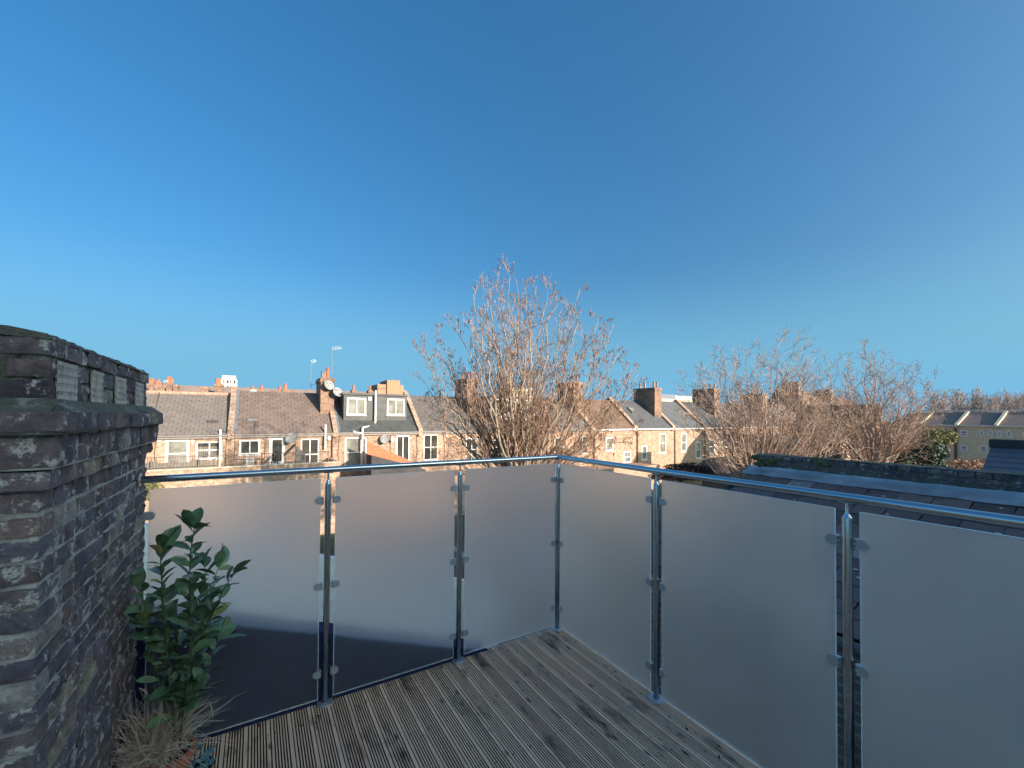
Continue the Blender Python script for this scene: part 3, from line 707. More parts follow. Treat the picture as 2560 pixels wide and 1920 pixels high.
# --- H0
def house(label, i, **k): return thing('terraced_house', label, 'house', ((B[i] + B[i + 1]) / 2, D, -6.2), 'brick terraced houses across the gardens')
h0 = house('brick terraced house with grey-brown slates and terracotta ridge, beside the old brick wall', 0)
holes = [(-5.15, -3.85, -1.6, .34), (-3.5, -1.98, -1.05, .13)]
wall_with(h0, B[0], B[1], D, -6.2, EZ - .22, holes, M['brick_far2'])
roof(h0, -8.0, B[1] - .18, EZ - .02, 3.55, 'slate0'); gutter(h0, B[0], B[1] - .19, EZ - .05)
q = MB(); q.prism([(D - .2, EZ - .02), (D + 4, 3.55), (D + 4, 3.4), (D - .1, EZ - .1)], 'x', -12, -8.01); q.build('roof', M['slate0'], h0)
for k in range(14):
    q = MB(); xa = -8 + .46 * k; q.tube([(xa, D + 4, 3.60), (xa + .45, D + 4, 3.60)], .12, 8); q.build('ridge_tile', M['palerra'], h0)
wo = window(h0, -5.15, -3.85, -1.6, .34, D, 'sash', 'pane2', fw_=.16); window(h0, -3.5, -1.98, -1.05, .13, D, 'four', 'pane', curtain=True); lintel(h0, -3.5, -1.98, .15, D)
q = MB(); q.tube([(-2.12, D - .2, -1.6), (-2.12, D - .2, .98)], .07, 10); q.build('soil_pipe', M['white'], h0)
q = MB(); q.tube([(-6.1, D + 4, 3.72), (-6.05, D + 2, 2.15), (-6.0, D + .7, 1.2), (-6.9, D - .15, .64)], .014, 4); q.build('cable', M['darkwood'], h0)
q = MB(); q.box(-2.95, -2.3, D + .86, D + 1.1, 1.42, 1.62); q.build('roof_vent', M['felt'], h0)
# --- H1
h1 = house('brick terraced house with brown slates, glazed door and garden furniture on its roof terrace', 1)
holes = [(-1.0, .30, -.86, .21), (.88, 1.90, -1.66, .36), (2.98, 4.25, -2.3, .19)]
wall_with(h1, B[1], B[2], D, -6.2, EZ - .22, holes, M['brick_far'])
roof(h1, B[1] + .18, B[2] - .18, EZ, 3.88, 'slate1'); gutter(h1, B[1] + .05, B[2] - .2, EZ - .03); parapet(h1, B[1], EZ, 3.86)
window(h1, -1.0, .30, -.86, .21, D, 'vert', 'pane', fw_=.12); lintel(h1, -1.0, .3, .22, D)
window(h1, .88, 1.90, -1.64, .36, D, 'one', 'pane', 'door', fw_=.2)
window(h1, 2.98, 4.25, -2.2, .19, D, 'four', 'pane', fw_=.08); lintel(h1, 2.98, 4.25, .22, D)
cq = chimney(h1, 4.52, 5.55, 5.1, pots=((.55, .12, .85, 'terracotta'), (.2, .2, .55, 'darkpipe' if 0 else 'lead'), (.5, .6, .6, 'terracotta')))
q = MB(); q.tube([(4.66, D - .25, -.6), (4.66, D - .25, 1.28)], .075, 10); q.build('soil_pipe', M['white'], h1)
q = MB(); q.tube([(5.2, D - .1, -6), (5.2, D - .1, EZ - .1)], .045, 8); q.build('downpipe', M['downpipe'], h1)
q = MB(); q.box(-.55, .05, D + .98, D + 1.22, 1.50, 1.70); q.build('roof_vent', M['lead'], h1)
q = MB(); q.tube([(3.9, D + 4, 3.95), (3.6, D + 2, 2.2), (3.5, D + .6, 1.2)], .014, 4); q.build('cable', M['darkwood'], h1)
# --- H2 with dark dormer
h2 = house('brick terraced house with a dark lead-clad box dormer and two white windows', 2)
holes = [(6.16, 7.50, -2.3, .24), (10.28, 11.52, -1.9, .34)]
wall_with(h2, B[2], B[3], D, -6.2, EZ - .18, holes, M['brick_far'])
roof(h2, B[2] + .18, B[3] - .18, EZ + .02, 3.9, 'darklead', False); gutter(h2, B[2] + .05, B[3] - .2, EZ); parapet(h2, B[2], EZ, 3.88)
window(h2, 6.16, 7.50, -2.2, .24, D, 'sash', 'pane2', fw_=.11); lintel(h2, 6.16, 7.5, .26, D); window(h2, 10.28, 11.52, -1.9, .34, D, 'vert', 'pane', 'door', fw_=.14); lintel(h2, 10.28, 11.52, .36, D)
def dormer(parent, x0, x1, z0, z1, Yf, mat, wins, rmat='darklead', wm='pane2', st='vert'):
    q = MB(); q.box(x0, x1, Yf, D + 3.9, z0, z1); o = q.build('dormer', M[mat], parent)
    q = MB(); q.box(x0 - .12, x1 + .12, Yf - .14, D + 4.0, z1 + .002, z1 + .16); q.build('dormer_roof', M[rmat], o)
    q = MB(); q.box(x0 - .04, x1 + .04, Yf - .06, Yf - .002, z0 - .06, z0 + .03); q.build('sill_flashing', M['lead'], o)
    for wv in wins: window(o, *wv[:4], Yf - .11, st, wm, fw_=.13)
    return o
dormer(h2, 6.2, 11.5, 1.12, 3.72, 36, 'darklead', [(6.42, 7.98, 2.02, 3.48), (9.72, 11.28, 2.03, 3.48)])
q = MB(); q.tube([(8.72, 35.8, 4.15), (8.72, 35.8, 1.35), (8.55, 35.7, 1.15), (7.6, 35.2, 1.02), (7.45, 34.75, .95), (7.45, 34.72, .3), (7.72, 34.72, .1), (7.72, 34.72, -2.3)], .085, 10, True); q.build('soil_pipe', M['white'], h2, True)
q = MB(); q.tube([(6.7, 34.7, .75), (7.0, 34.7, .62), (7.5, 34.7, .55)], .07, 8); q.tube([(7.45, 34.7, .5), (7.45, 34.7, -2.2)], .07, 8); q.build('waste_pipe', M['white'], h2, True)
q = MB(); q.box(8.15, 8.42, 35.9, 35.98, 3.28, 3.58); q.build('alarm_box', M['white'], h2)
for k, (xx, hh) in enumerate(((5.95, .3), (6.6, .3), (8.3, .3), (10.2, .35))):
    pass
# --- H3
h3 = house('brick terraced house with plain grey-brown slates, behind the left of the bare tree', 3)
holes = [(12.75, 14.1, -1.9, .36), (16.85, 18.1, -2.2, -.03)]
wall_with(h3, B[3], B[4], D, -6.2, EZ - .15, holes, M['brick_far2'])
roof(h3, B[3] + .18, B[4] - .18, EZ + .05, 3.95, 'slate3'); gutter(h3, B[3] + .1, B[4] - .2, EZ + .03); parapet(h3, B[3], EZ, 3.93, mat='brick_far2')
window(h3, 12.75, 14.1, -1.9, .36, D, 'four', 'pane'); window(h3, 16.85, 18.1, -2.2, -.03, D, 'four', 'pane')
chimney(h3, 17.75, 18.95, 5.75, pots=((.5, .1, .6, 'terracotta'), (.3, .3, .5, 'terracotta'), (.6, .5, .6, 'terracotta'), (.5, .8, .5, 'terracotta')))
# --- H4 white dormer
h4 = house('brick terraced house with a white framed dormer, directly behind the bare tree', 4)
holes = [(19.7, 21.1, -1.7, -.25)]
wall_with(h4, B[4], B[5], D, -6.2, EZ - .15, holes, M['brick_far'])
roof(h4, B[4] + .18, B[5] - .18, EZ + .05, 4.0, 'slate3', False); gutter(h4, B[4] + .1, B[5] - .2, EZ + .03); parapet(h4, B[4], EZ, 3.95)
window(h4, 19.7, 21.1, -1.7, -.25, D, 'sash', 'pane', fw_=.12)
dormer(h4, 19.95, 25.3, 1.25, 3.85, 36, 'white', [(20.2, 22.0, 2.2, 3.75), (23.6, 25.2, 2.2, 3.75)], wm='pane2')
# --- H5
h5 = house('brick terraced house with grey slates, behind the right of the bare tree', 5)
wall_with(h5, B[5], B[6], D, -6.2, EZ - .15, [(30.4, 31.75, -2.0, -.1), (27.2, 28.5, -2.2, -.2)], M['brick_far2'])
roof(h5, B[5] + .18, B[6] - .18, EZ + .05, 4.05, 'slate3', False); gutter(h5, B[5] + .1, B[6] - .2, EZ + .03); parapet(h5, B[5], EZ, 4.0)
window(h5, 30.4, 31.75, -2.0, -.1, D, 'four', 'pane'); window(h5, 27.2, 28.5, -2.2, -.2, D, 'sash', 'pane')
chimney(h5, 31.2, 32.5, 6.05, pots=((.5, .08, .6, 'terracotta'), (.5, .3, .6, 'terracotta')), mat='brick_chim')
# --- H6..H12
labs = ['brick terraced house with red-brown tiles, left of the grey slate roof with skylight', 'brick terraced house with smooth grey slates and a small skylight', 'brick terraced house with grey slates, right of the five-potted chimney',
        'brick terraced house with grey slates, just left of the twiggy group of trees', 'brick terraced house seen through the left side of the twiggy trees', 'brick terraced house seen through the middle of the twiggy trees',
        'brick terraced house seen through the right side of the twiggy trees', 'last brick terraced house of the row, behind the twiggy trees']
mats = ['slatebr', 'slate6', 'slate6', 'slate6', 'slate3', 'slate3', 'slate3', 'slate3']
wins = {6: [(34.6, 35.8, -1.9, -.3), (37.4, 38.7, -3.4, -2.0)], 7: [(40.5, 41.5, -3.2, -1.45), (43.7, 45.0, -2.5, 0)], 8: [(48.0, 49.1, -2.5, 0), (51.0, 52.2, -3.5, -1.2)], 9: [(54, 55.3, -3, -1), (57, 58.3, -2.2, -.1)],
        10: [(61, 62.4, -2.4, -.1)], 11: [(67, 68.5, -2.5, -.1), (70, 71, -3.2, -1.4)], 12: [(74, 75.5, -2.4, -.1)], 13: [(80, 81.5, -2.4, -.1)]}
for j, i in enumerate(range(6, 14)):
    h = house(labs[j], i); rz = 4.15 + .04 * j; x0, x1 = B[i], B[i + 1]
    wall_with(h, x0, x1, D, -6.2, EZ - .13, wins[i], M['brick_far2'])
    roof(h, x0 + .2, x1 - .2, EZ + .08, rz, mats[j], False, sw=.6)
    q = MB(); q.box(x0 + .1, x1 - .25, D - .34, D - .01, EZ - .14, EZ + .03); q.build('fascia', M['white'], h)
    parapet(h, x0, EZ + .1, rz, .5, 'brick_far2')
    q = MB(); q.tube([(x0 + .4, D - .1, -6), (x0 + .4, D - .1, EZ - .1)], .06, 6); q.build('downpipe', M['downpipe'], h)
    for wv in wins[i]: window(h, *wv, D, 'sash', 'pane2' if (i + int(wv[0])) % 3 else 'pane', fw_=.16)
    if i in (7, 9, 11, 13):
        if i == 7:
            q = MB(); q.box(40.9, 42.0, 37.45, 37.5, 2.75, 2.85); R = [(40.9, 36.9, 2.55), (42.0, 36.9, 2.55), (42.0, 37.7, 3.25), (40.9, 37.7, 3.25)]
            q = MB(); q.add([(x_, y_, z_ + .06) for x_, y_, z_ in R] + [(x_, y_, z_ - .1) for x_, y_, z_ in R], [(0, 1, 2, 3), (0, 4, 5, 1), (1, 5, 6, 2), (2, 6, 7, 3), (3, 7, 4, 0)]); s_ = q.build('skylight', M['darklead'], h)
            q = MB(); q.add([(41.05, 37.0, 2.72), (41.85, 37.0, 2.72), (41.85, 37.6, 3.24), (41.05, 37.6, 3.24)], [(0, 1, 2, 3)]); q.build('pane', M['pane2'], s_)
    if i in (7, 9, 11, 13):
        xc = x1 - .3
        pots = {7: ((.5, .06, .75, 'pinkpot'), (.3, .14, .75, 'pinkpot'), (.7, .25, .75, 'pinkpot'), (.5, .62, .85, 'pinkpot'), (.5, .85, .7, 'pinkpot'))}.get(i, ((.5, .1, .7, 'pinkpot'), (.5, .3, .7, 'pinkpot'), (.5, .5, .6, 'pinkpot')))
        chimney(h, xc - 1.35, xc, (5.9, 0, 6.3, 0, 6.0, 0, 6.2)[i - 7], 36.4, 39.9, pots, 'brick_chim')
# brown-roofed houses beyond the row
for k, (x0, x1, zr, lab) in enumerate(((86, 99, 7.6, 'tall brown-tiled house beyond the twiggy trees, left of two'), (99.5, 116, 6.6, 'tall brown-tiled house beyond the twiggy trees, right of two'))):
    h = thing('house', lab, 'house', ((x0 + x1) / 2, 40, -6.2), 'brown roofed houses beyond the trees')
    q = MB(); q.box(x0, x1, 37, 47, -6.2, 1.0); q.build('wall', M['brick_far2'], h)
    q = MB()
    for r in range(16): a = r / 16; q.prism([(36.7 + 5.3 * a, 1.0 + (zr - 1) * a), (37.1 + 5.3 * a, 1.0 + (zr - 1) * a + .34 * (zr - 1) / 5.3), (37.1 + 5.3 * a, 1.0 + (zr - 1) * a + .38 * (zr - 1) / 5.3 + .03), (36.7 + 5.3 * a, 1.06 + (zr - 1) * a)], 'x', x0, x1)
    q.prism([(37, 1), (42, zr), (47, 1)], 'x', x0 + .02, x1 - .02); q.build('roof', M['slatebr'], h)
    q = MB(); q.box(x0 + 4, x0 + 5.2, 40, 43, 3, zr + 1.5); q.build('chimney', M['brick_far'], h)
# lit house fragments behind the third tree
a = PD(2178, 1062, 44); b2 = PD(2252, 1062, 44)
h = thing('house', 'sunlit brick house end showing between the branches above the mossy parapet', 'house', (a.x, a.y, -6.2))
q = MB(); q.box(a.x, b2.x, a.y, a.y + 7, -6.2, a.z); q.build('wall', M['brick_far2'], h)
q = MB(); q.prism([(a.x - .3, a.z), ((a.x + b2.x) / 2, a.z + 2.2), (b2.x + .3, a.z)], 'y', a.y - .3, a.y + 7); q.build('roof', M['slatebr'], h)
xm = (a.x + b2.x) / 2; window(h, xm - .7, xm + .5, a.z - 2.2, a.z - .8, a.y - .12, 'sash', 'pane')
a = PD(2100, 1095, 38); b2 = PD(2150, 1100, 38)
h = thing('house', 'low sunlit brick extension behind the tangle of branches', 'house', (a.x, a.y, -6.2))
q = MB(); q.box(a.x, b2.x + .5, a.y, a.y + 5, -6.2, a.z); q.build('wall', M['brick_far2'], h)
q = MB(); q.prism([(a.y - .2, a.z), (a.y + 5, a.z + 1.6), (a.y + 5, a.z)], 'x', a.x - .2, b2.x + .7); q.build('roof', M['felt'], h)
# long low dark roof between trees (1990-2200, 1085-1130)
a = PD(2000, 1122, 30); b2 = PD(2190, 1125, 30)
h = thing('outbuilding', 'low red-brick outbuilding with dark roof behind the twiggy trees', 'outbuilding', (a.x, a.y, -6.2))
q = MB(); q.box(a.x, b2.x, a.y, a.y + 4, -6.2, a.z - .2); q.build('wall', M['brick_far2'], h)
q = MB(); q.prism([(a.y - .3, a.z - .2), (a.y + 4, a.z + .9), (a.y + 4, a.z - .2)], 'x', a.x - .3, b2.x + .3); q.build('roof', M['felt'], h)

for h_, items in ((h0, ((-5.6, .45, -1.6), (-1.75, .4, -1.6))), (h1, ((.62, .38, -1.6), (2.55, .38, -1.6), (-1.25, .38, -1.6))), (h2, ((5.75, .4, -2.5), (9.8, .4, -2.5), (12.05, .4, -2.5))), (h3, ((14.6, .42, -2.5), (16.4, .42, -2.5)))):
    for (xx, za, zb) in items:
        q = MB(); q.tube([(xx, D - .03, za), (xx + random.uniform(-.12, .12), D - .04, (za + zb) / 2), (xx + random.uniform(-.1, .1), D - .03, zb)], .016, 5); q.build('wall_cable', M['downpipe'], h_)
for h_, xs_ in ((h0, (-5.45, -3.68)), (h1, (.6, 2.6, 4.5)), (h2, (7.9, 9.95)), (h3, (14.9,))):
    for xx in xs_:
        q = MB(); q.box(xx - .09, xx + .09, D - .06, D - .001, .18, .28); q.box(xx - .05, xx + .05, D - .05, D - .002, -.02, .1); q.build('wall_light', M['white' if random.random() < .6 else 'gutter'], h_)
# ------------------------------------------------------------------ roof terrace in front of H0 / H1
ext = thing('rear_extension', 'flat-roofed brick rear extension carrying the roof terrace with railings', 'extension', (0, 33, -6.2))
q = MB(); q.box(-9, 5.15, 31.0, 34.99, -6.2, -1.68); q.build('wall', M['brick_far2'], ext)
q = MB(); q.box(-9, 5.15, 31.0, 31.24, -1.678, -1.30); q.box(4.9, 5.15, 31.25, 34.9, -1.678, -1.30); q.build('parapet', M['brick_far2'], ext)
q = MB(); q.box(-9, 5.2, 30.95, 31.28, -1.298, -1.22); q.build('coping', M['cream'], ext)
rl = thing('metal_railing', 'thin brown metal railing along the edge of the roof terrace', 'railing', (-2, 31.1, -1.2))
q = MB(); q.tube([(-9, 31.12, -.52), (4.4, 31.12, -.52)], .022, 6); q.tube([(-9, 31.12, -1.12), (4.4, 31.12, -1.12)], .018, 6); q.build('top_rail', M['metalbar'], rl)
q = MB(); xx = -9
while xx < 4.4: q.tube([(xx, 31.12, -1.12), (xx, 31.12, -.53)], .011, 4); xx += .14
q.build('bars', M['metalbar'], rl, kind='stuff')
for xx in (-7.6, -5.2, -2.95, -1.98, .35, 2.3, 4.4):
    q = MB(); q.box(xx - .025, xx + .025, 31.09, 31.15, -1.219, -.50); q.build('post', M['metalbar'], rl)
# reed / grey screen behind the railing, left part
sc_ = thing('reed_screen', 'grey weathered reed screen tied behind the left half of the railing', 'screen', (-4.5, 31.3, -1.2))
q = MB(); xx = -6.3
while xx < -2.15: q.box(xx, xx + .045, 31.30, 31.33, -1.67, -.62 - .22 * abs(math.sin(xx * 3)) - random.uniform(0, .12)); xx += .05
q.build('reeds', M['greywood'], sc_, kind='stuff')
def table(x, y, z, L, W_, H, mat, label):
    t_ = thing('garden_table', label, 'table', (x, y, z))
    q = MB(); q.box(x - L / 2, x + L / 2, y - W_ / 2, y + W_ / 2, z + H - .04, z + H); q.build('tabletop', M[mat], t_)
    for sx in (-1, 1):
        for sy in (-1, 1):
            q = MB(); q.box(x + sx * (L / 2 - .08) - .03, x + sx * (L / 2 - .08) + .03, y + sy * (W_ / 2 - .08) - .03, y + sy * (W_ / 2 - .08) + .03, z, z + H - .041); q.build('leg', M[mat], t_)
table(-.35, 32.3, -1.679, 1.7, .8, .74, 'woodtable', 'faded wooden garden table on the roof terrace under the vertical-pane window')
def chair(x, y, z, rot, mat, label):
    t_ = thing('garden_chair', label, 'chair', (x, y, z), 'garden chairs on the roof terrace')
    Rm = Matrix.Translation((x, y, z)) @ Matrix.Rotation(rot, 4, 'Z')
    def bb(name, a):
        q = MB(); q.box(*a); q.v = [tuple(Rm @ Vector(v)) for v in q.v]; q.build(name, M[mat], t_)
    for k in range(4): bb('seat_slat', (-.22, .22, -.2 + k * .105, -.2 + k * .105 + .085, .42, .45))
    for sx in (-.22, .18):
        bb('leg', (sx, sx + .04, -.2, -.16, 0, .42)); bb('leg', (sx, sx + .04, .2, .24, 0, .92))
    for k in range(4): bb('back_slat', (-.17, .17, .205, .225, .5 + k * .11, .56 + k * .11))
chair(1.05, 32.4, -1.679, -1.2, 'darkwood', 'dark slatted garden chair just left of the glazed door')
chair(-1.45, 32.3, -1.679, 1.5, 'darkwood', 'dark slatted garden chair at the far left end of the faded table')
chair(-.3, 31.8, -1.679, 3.2, 'white', 'white slatted garden chair in front of the faded table')
table(.1, 33.9, -1.679, .9, .5, .6, 'orangewood', 'small orange side table against the wall below the vertical-pane window')
wsn = thing('timber_lean_to', 'grey timber lean-to store with pitched top between door and tall window', 'store', (3, 32.5, -1.68))
a = PY(711, 1138, 32); b2 = PY(742, 1112, 32); c_ = PY(763, 1133, 32); d_ = PY(767, 1162, 32)
q = MB(); q.prism([(b2.x - .05, -1.679), (b2.x - .05, b2.z), (c_.x, c_.z), (d_.x, -1.679)], 'y', 32.0, 32.06); q.build('side_board', M['greywood'], wsn)
q = MB(); q.prism([(a.x, a.z), (b2.x - .1, b2.z + .02), (b2.x - .1, b2.z - .08), (a.x, a.z - .08)], 'y', 31.9, 33); q.build('roof_board', M['darkwood'], wsn)
q = MB(); q.box(a.x, a.x + .08, 31.95, 32.03, -1.679, a.z - .09); q.box(a.x, b2.x - .2, 32.4, 32.46, -1.679, a.z - .5); q.build('front_frame', M['greywood'], wsn)
gp = thing('flower_pot', 'row of small white pots crowded on the terrace floor by the table', 'pots', (-.5, 31.6, -1.679))
q = MB()
for k in range(16):
    xx = -1.3 + k * .16 + random.uniform(-.03, .03); yy = 31.5 + random.uniform(0, .3); h = random.uniform(.14, .26); q.lathe([(.05, 0), (.075, h), (.06, h), (.05, h * .8)], (xx, yy, -1.679), 8)
q.build('pots', M['white'], gp, kind='stuff')

def dish(x, y, z, r, label, aim=(-.5, -.8, .35), mat='dish', arm=True):
    t_ = thing('satellite_dish', label, 'satellite dish', (x, y, z), 'satellite dishes on the terrace')
    d = Vector(aim).normalized(); a_ = d.orthogonal().normalized(); b_2 = d.cross(a_); mb = MB(); n = 20; rings = [(0.01, 0), (.35, .03), (.7, .09), (1, .17)]
    vv = []
    for side in (0, -.02):
        for rr, h in rings:
            for k in range(n): an = 2 * math.pi * k / n; vv.append(Vector((x, y, z)) + (a_ * math.cos(an) + b_2 * math.sin(an)) * rr * r + d * (h * r + side))
    ff = []
    for s in (0, 1):
        for i in range(3):
            for k in range(n): p = s * 4 * n + i * n; ff.append((p + k, p + (k + 1) % n, p + n + (k + 1) % n, p + n + k))
    mb.add(vv, ff).build('reflector', M[mat], t_, True)
    q = MB(); c = Vector((x, y, z)); q.tube([c - b_2 * r * .8 + d * .02, c + d * r * .9 - b_2 * r * .15], .015, 5); q.tube([c + d * r * .95, c + d * r * .7 - b_2 * r * .1], .035, 6); q.build('feed_arm', M['gutter'], t_)
    q = MB(); q.tube([c - d * .02, c - d * .25 + Vector((0, .12, -.1))], .025, 6); q.build('bracket', M['gutter'], t_)
dish(2.28, 34.6, .28, .42, 'large grey satellite dish between the glazed door and white soil pipe')
dish(9.23, 34.6, .06, .36, 'grey satellite dish on the wall above the orange fence', (-.2, -.9, .2))
dish(9.9, 34.75, -.02, .17, 'small round white satellite dish beside the one above the orange fence', (.3, -.9, .1), 'white')
dish(5.1, 36.4, 4.45, .42, 'grey satellite dish fixed high on the chimney with one orange pot', (.35, -.85, .35))
dish(5.75, 36.3, 3.9, .42, 'grey satellite dish at the foot of the chimney beside the dark dormer', (.35, -.85, .45))
dish(4.95, 34.8, .22, .14, 'small white round dish beside the tall four-pane window', (.2, -.9, 0), 'white')
dish(-6.0, 34.7, .05, .3, 'grey satellite dish half hidden by the old brick wall', (-.3, -.9, .2))
def aerial(x, y, z0, z1, label, kind=0):
    t_ = thing('tv_aerial', label, 'aerial', (x, y, z0), 'television aerials')
    q = MB(); q.tube([(x, y, z0), (x, y, z1)], .022, 6); q.build('pole', M['gutter'], t_)
    q = MB(); ln = .75 if kind else .4
    q.tube([(x - ln * .1, y, z1 - .05), (x + ln, y, z1 + .12)], .018, 5)
    for k in range(6): xx = x + ln * k / 6; q.tube([(xx, y - .22, z1 - .02 + k * .03), (xx, y + .22, z1 - .02 + k * .03)], .012, 4); q.tube([(xx, y, z1 - .15 + k * .03), (xx, y, z1 + .18 + k * .02)], .011, 4)
    q.build('elements', M['white'], t_)
    return t_
a = PY(827, 872, 38); aerial(a.x, 37.2, 5.3, a.z - .1, 'tall television aerial above the single orange chimney pot', 1)
a = PY(778, 905, 38); aerial(a.x, 38, 4.2, a.z, 'shorter television aerial left of the chimney with the dishes')
q = MB(); q.tube([(a.x, 38, 4.5), (4.6, 38, 4.75)], .015, 4); tag(q.build('stay_bracket', M['gutter']), 'thin metal bracket tying the shorter aerial to the chimney', 'bracket')

# orange fence and clutter beside H2
of = thing('orange_fence', 'orange-stained fence stepping down below the satellite dishes', 'fence', (9, 33, -6.2))
p0 = PY(917, 1104, 33); p1 = PY(1045, 1160, 33); p2 = PY(917, 1135, 33)
n = 9
for k in range(n):
    xa = p0.x + (p1.x - p0.x) * k / n; xb = p0.x + (p1.x - p0.x) * (k + 1) / n - .02; za = p0.z + (p1.z - p0.z) * (k + .5) / n
    dz_ = (p1.z - p0.z) / n / 2; q = MB(); q.prism([(xa, za - 1.15 - dz_), (xb, za - 1.15 + dz_), (xb, za + dz_), (xa, za - dz_)], 'y', 33.0, 33.03 + .02 * (k % 2)); q.build('panel', M['orangewood'], of)
q = MB(); q.prism([(p0.x - .05, p2.z + .02), (p1.x, p1.z - .25), (p1.x, p1.z - 2), (p0.x - .05, p1.z - 2)], 'y', 31.2, 32.9); tag(q.build('shed_roof', M['felt']), 'dark sloping felt roof below the orange fence', 'roof')
q = MB(); q.box(5.6, 20, 31.5, 34.99, -6.2, -2.9); tag(q.build('rear_extension', M['brick_far2']), 'low brick rear extension below the orange fence', 'extension')
q = MB(); q.box(20.2, 40, 32, 34.99, -6.2, -3.4); tag(q.build('rear_extension', M['brick_far2']), 'low brick rear extension at the foot of the bare tree', 'extension')
# ------------------------------------------------------------------ things behind the ridge
bk = thing('terraced_house', 'long brown slate roof of the next street showing above the terracotta ridge', 'house', (-5, 62, -6.2))
q = MB(); q.box(-18, 16, 60, 70, -6.2, 2); q.build('wall', M['brick_far'], bk)
q = MB(); q.prism([(59.7, 1.8), (64, 5.55), (70, 1.8)], 'x', -18, 16); q.build('roof', M['slate1'], bk)
def backchim(px0, px1, pyt, pyb, Y, pots, label, mat='brick_chim'):
    a = PY(px0, pyt, Y); b2 = PY(px1, pyb, Y); t_ = thing('chimney_stack', label, 'chimney', (a.x, Y, 1), 'chimneys of the next street')
    q = MB(); q.box(a.x, b2.x, Y, Y + 1, 1.0, a.z); q.box(a.x - .08, b2.x + .08, Y - .08, Y + 1.08, a.z - .35, a.z - .12); q.build('stack', M[mat], t_)
    for (px, pt) in pots:
        c = PY(px, pt, Y); h = c.z - a.z; q = MB(); q.lathe([(.2, 0), (.22, .08), (.17, .14), (.16, h - .08), (.2, h - .06), (.2, h), (.12, h)], (c.x, Y + .5, a.z), 10); q.build('chimney_pot', M['terracotta'], t_)
backchim(372, 384, 957, 975, 60, [(374, 946), (379, 945)], 'chimney stack with orange pots right beside the old brick wall')
backchim(386, 412, 962, 975, 60, [(390, 953), (394, 948), (400, 956)], 'low chimney stack with orange pots, second from the old brick wall')
backchim(416, 430, 958, 975, 60, [(419, 941), (424, 943), (428, 945)], 'chimney stack with three tall orange pots by the white aerial')
backchim(433, 444, 961, 975, 60, [], 'squat potless chimney stack right of the three tall orange pots')
backchim(537, 556, 958, 985, 60, [(542, 945), (548, 946)], 'chimney stack with orange pots left of the white tower block')
backchim(627, 640, 974, 985, 60, [(631, 964)], 'small chimney stack with one pot right of the white tower block', 'white')
backchim(648, 660, 976, 985, 60, [(654, 963)], 'small chimney stack with one pot, second right of the tower block')
backchim(697, 704, 974, 985, 60, [(700, 965)], 'narrow chimney with one small pot left of the white-topped stack')
backchim(707, 722, 973, 985, 60, [(714, 959)], 'brick stack with a pale pot, left of the shorter aerial')
backchim(881, 891, 974, 990, 60, [(886, 962)], 'small chimney with an orange pot behind the left dormer window')
backchim(922, 932, 975, 990, 60, [(927, 964)], 'small chimney with an orange pot behind the middle of the dormer')
backchim(503, 520, 966, 985, 60, [], 'flat-topped terracotta stack on the far ridge')
a = PY(409, 955, 60); aerial(a.x, 60, a.z - 1.4, a.z, 'small white aerial among the chimneys by the old brick wall')
tw = thing('tower_block', 'distant white tower block rising behind the terrace roofs', 'tower block', (-12, 250, -6.2))
a = PY(553, 950, 250); b2 = PY(592, 946, 250)
q = MB(); q.box(a.x, b2.x, 250, 262, -6.2, 20); q.build('body', M['concrete'], tw)
q = MB(); q.box(a.x + .3, b2.x - .5, 250.5, 261, 20.01, 21.6); q.build('roof_plant', M['cream'], tw)
wd = b2.x - a.x
for r in range(8):
    for c_ in range(4):
        q = MB(); xx = a.x + wd * (.14 + .22 * c_); q.box(xx, xx + wd * (.07 if c_ in (0, 2) else .12), 249.9, 249.98, 17.6 - 2.9 * r, 19.2 - 2.9 * r); q.build('window', M['pane'], tw)
rb = thing('red_brick_building', 'distant orange-brick stepped building above the dark dormer', 'building', (34, 120, -6.2))
a = PY(945, 966, 120); b2 = PY(1018, 975, 120); c_ = PY(968, 950, 120); d_ = PY(1000, 951, 120)
M['orangebrick'] = far_brick('orange_brick', (.62, .27, .15), (.55, .23, .13), (.5, .3, .2), (.4, .18, .11), .7)
q = MB(); q.box(a.x, b2.x, 121, 131, -6.2, b2.z); q.box(a.x, PY(1010, 962, 120).x, 120.5, 130, -6.2, PY(1010, 963, 120).z); q.build('lower_block', M['orangebrick'], rb)
q = MB(); q.box(c_.x, d_.x, 120, 128, -6.2, c_.z); q.build('upper_block', M['orangebrick'], rb)
for k in range(6):
    q = MB(); xx = a.x + .3 + k * .75; q.box(xx, xx + .4, 120.3, 120.49, a.z - .6, a.z - .2); q.build('window', M['pane2'], rb)
cb_ = thing('flat_roofed_building', 'distant cream and grey flat-roofed building between two chimneys', 'building', (190, 150, -6.2))
a = PY(1640, 996, 150); b2 = PY(1745, 1000, 150); c_ = PY(1700, 986, 150)
q = MB(); q.box(a.x, b2.x + 6, 150, 165, -6.2, a.z); q.build('wall', M['cream'], cb_)
q = MB(); q.box(PY(1650, 996, 150).x, c_.x, 153, 163, a.z, c_.z); q.build('top_floor', M['lead'], cb_); q = MB(); q.box(c_.x + .01, b2.x, 154, 163, a.z, c_.z - .5); q.build('white_wing', M['concrete'], cb_)
a = PY(1275, 968, 60); b2 = PY(1335, 968, 60); q = MB(); q.box(a.x, b2.x, 60, 64, 1, a.z); tag(q.build('chimney_stack', M['cream']), 'broad pale chimney stack glimpsed behind the bare tree', 'chimney')

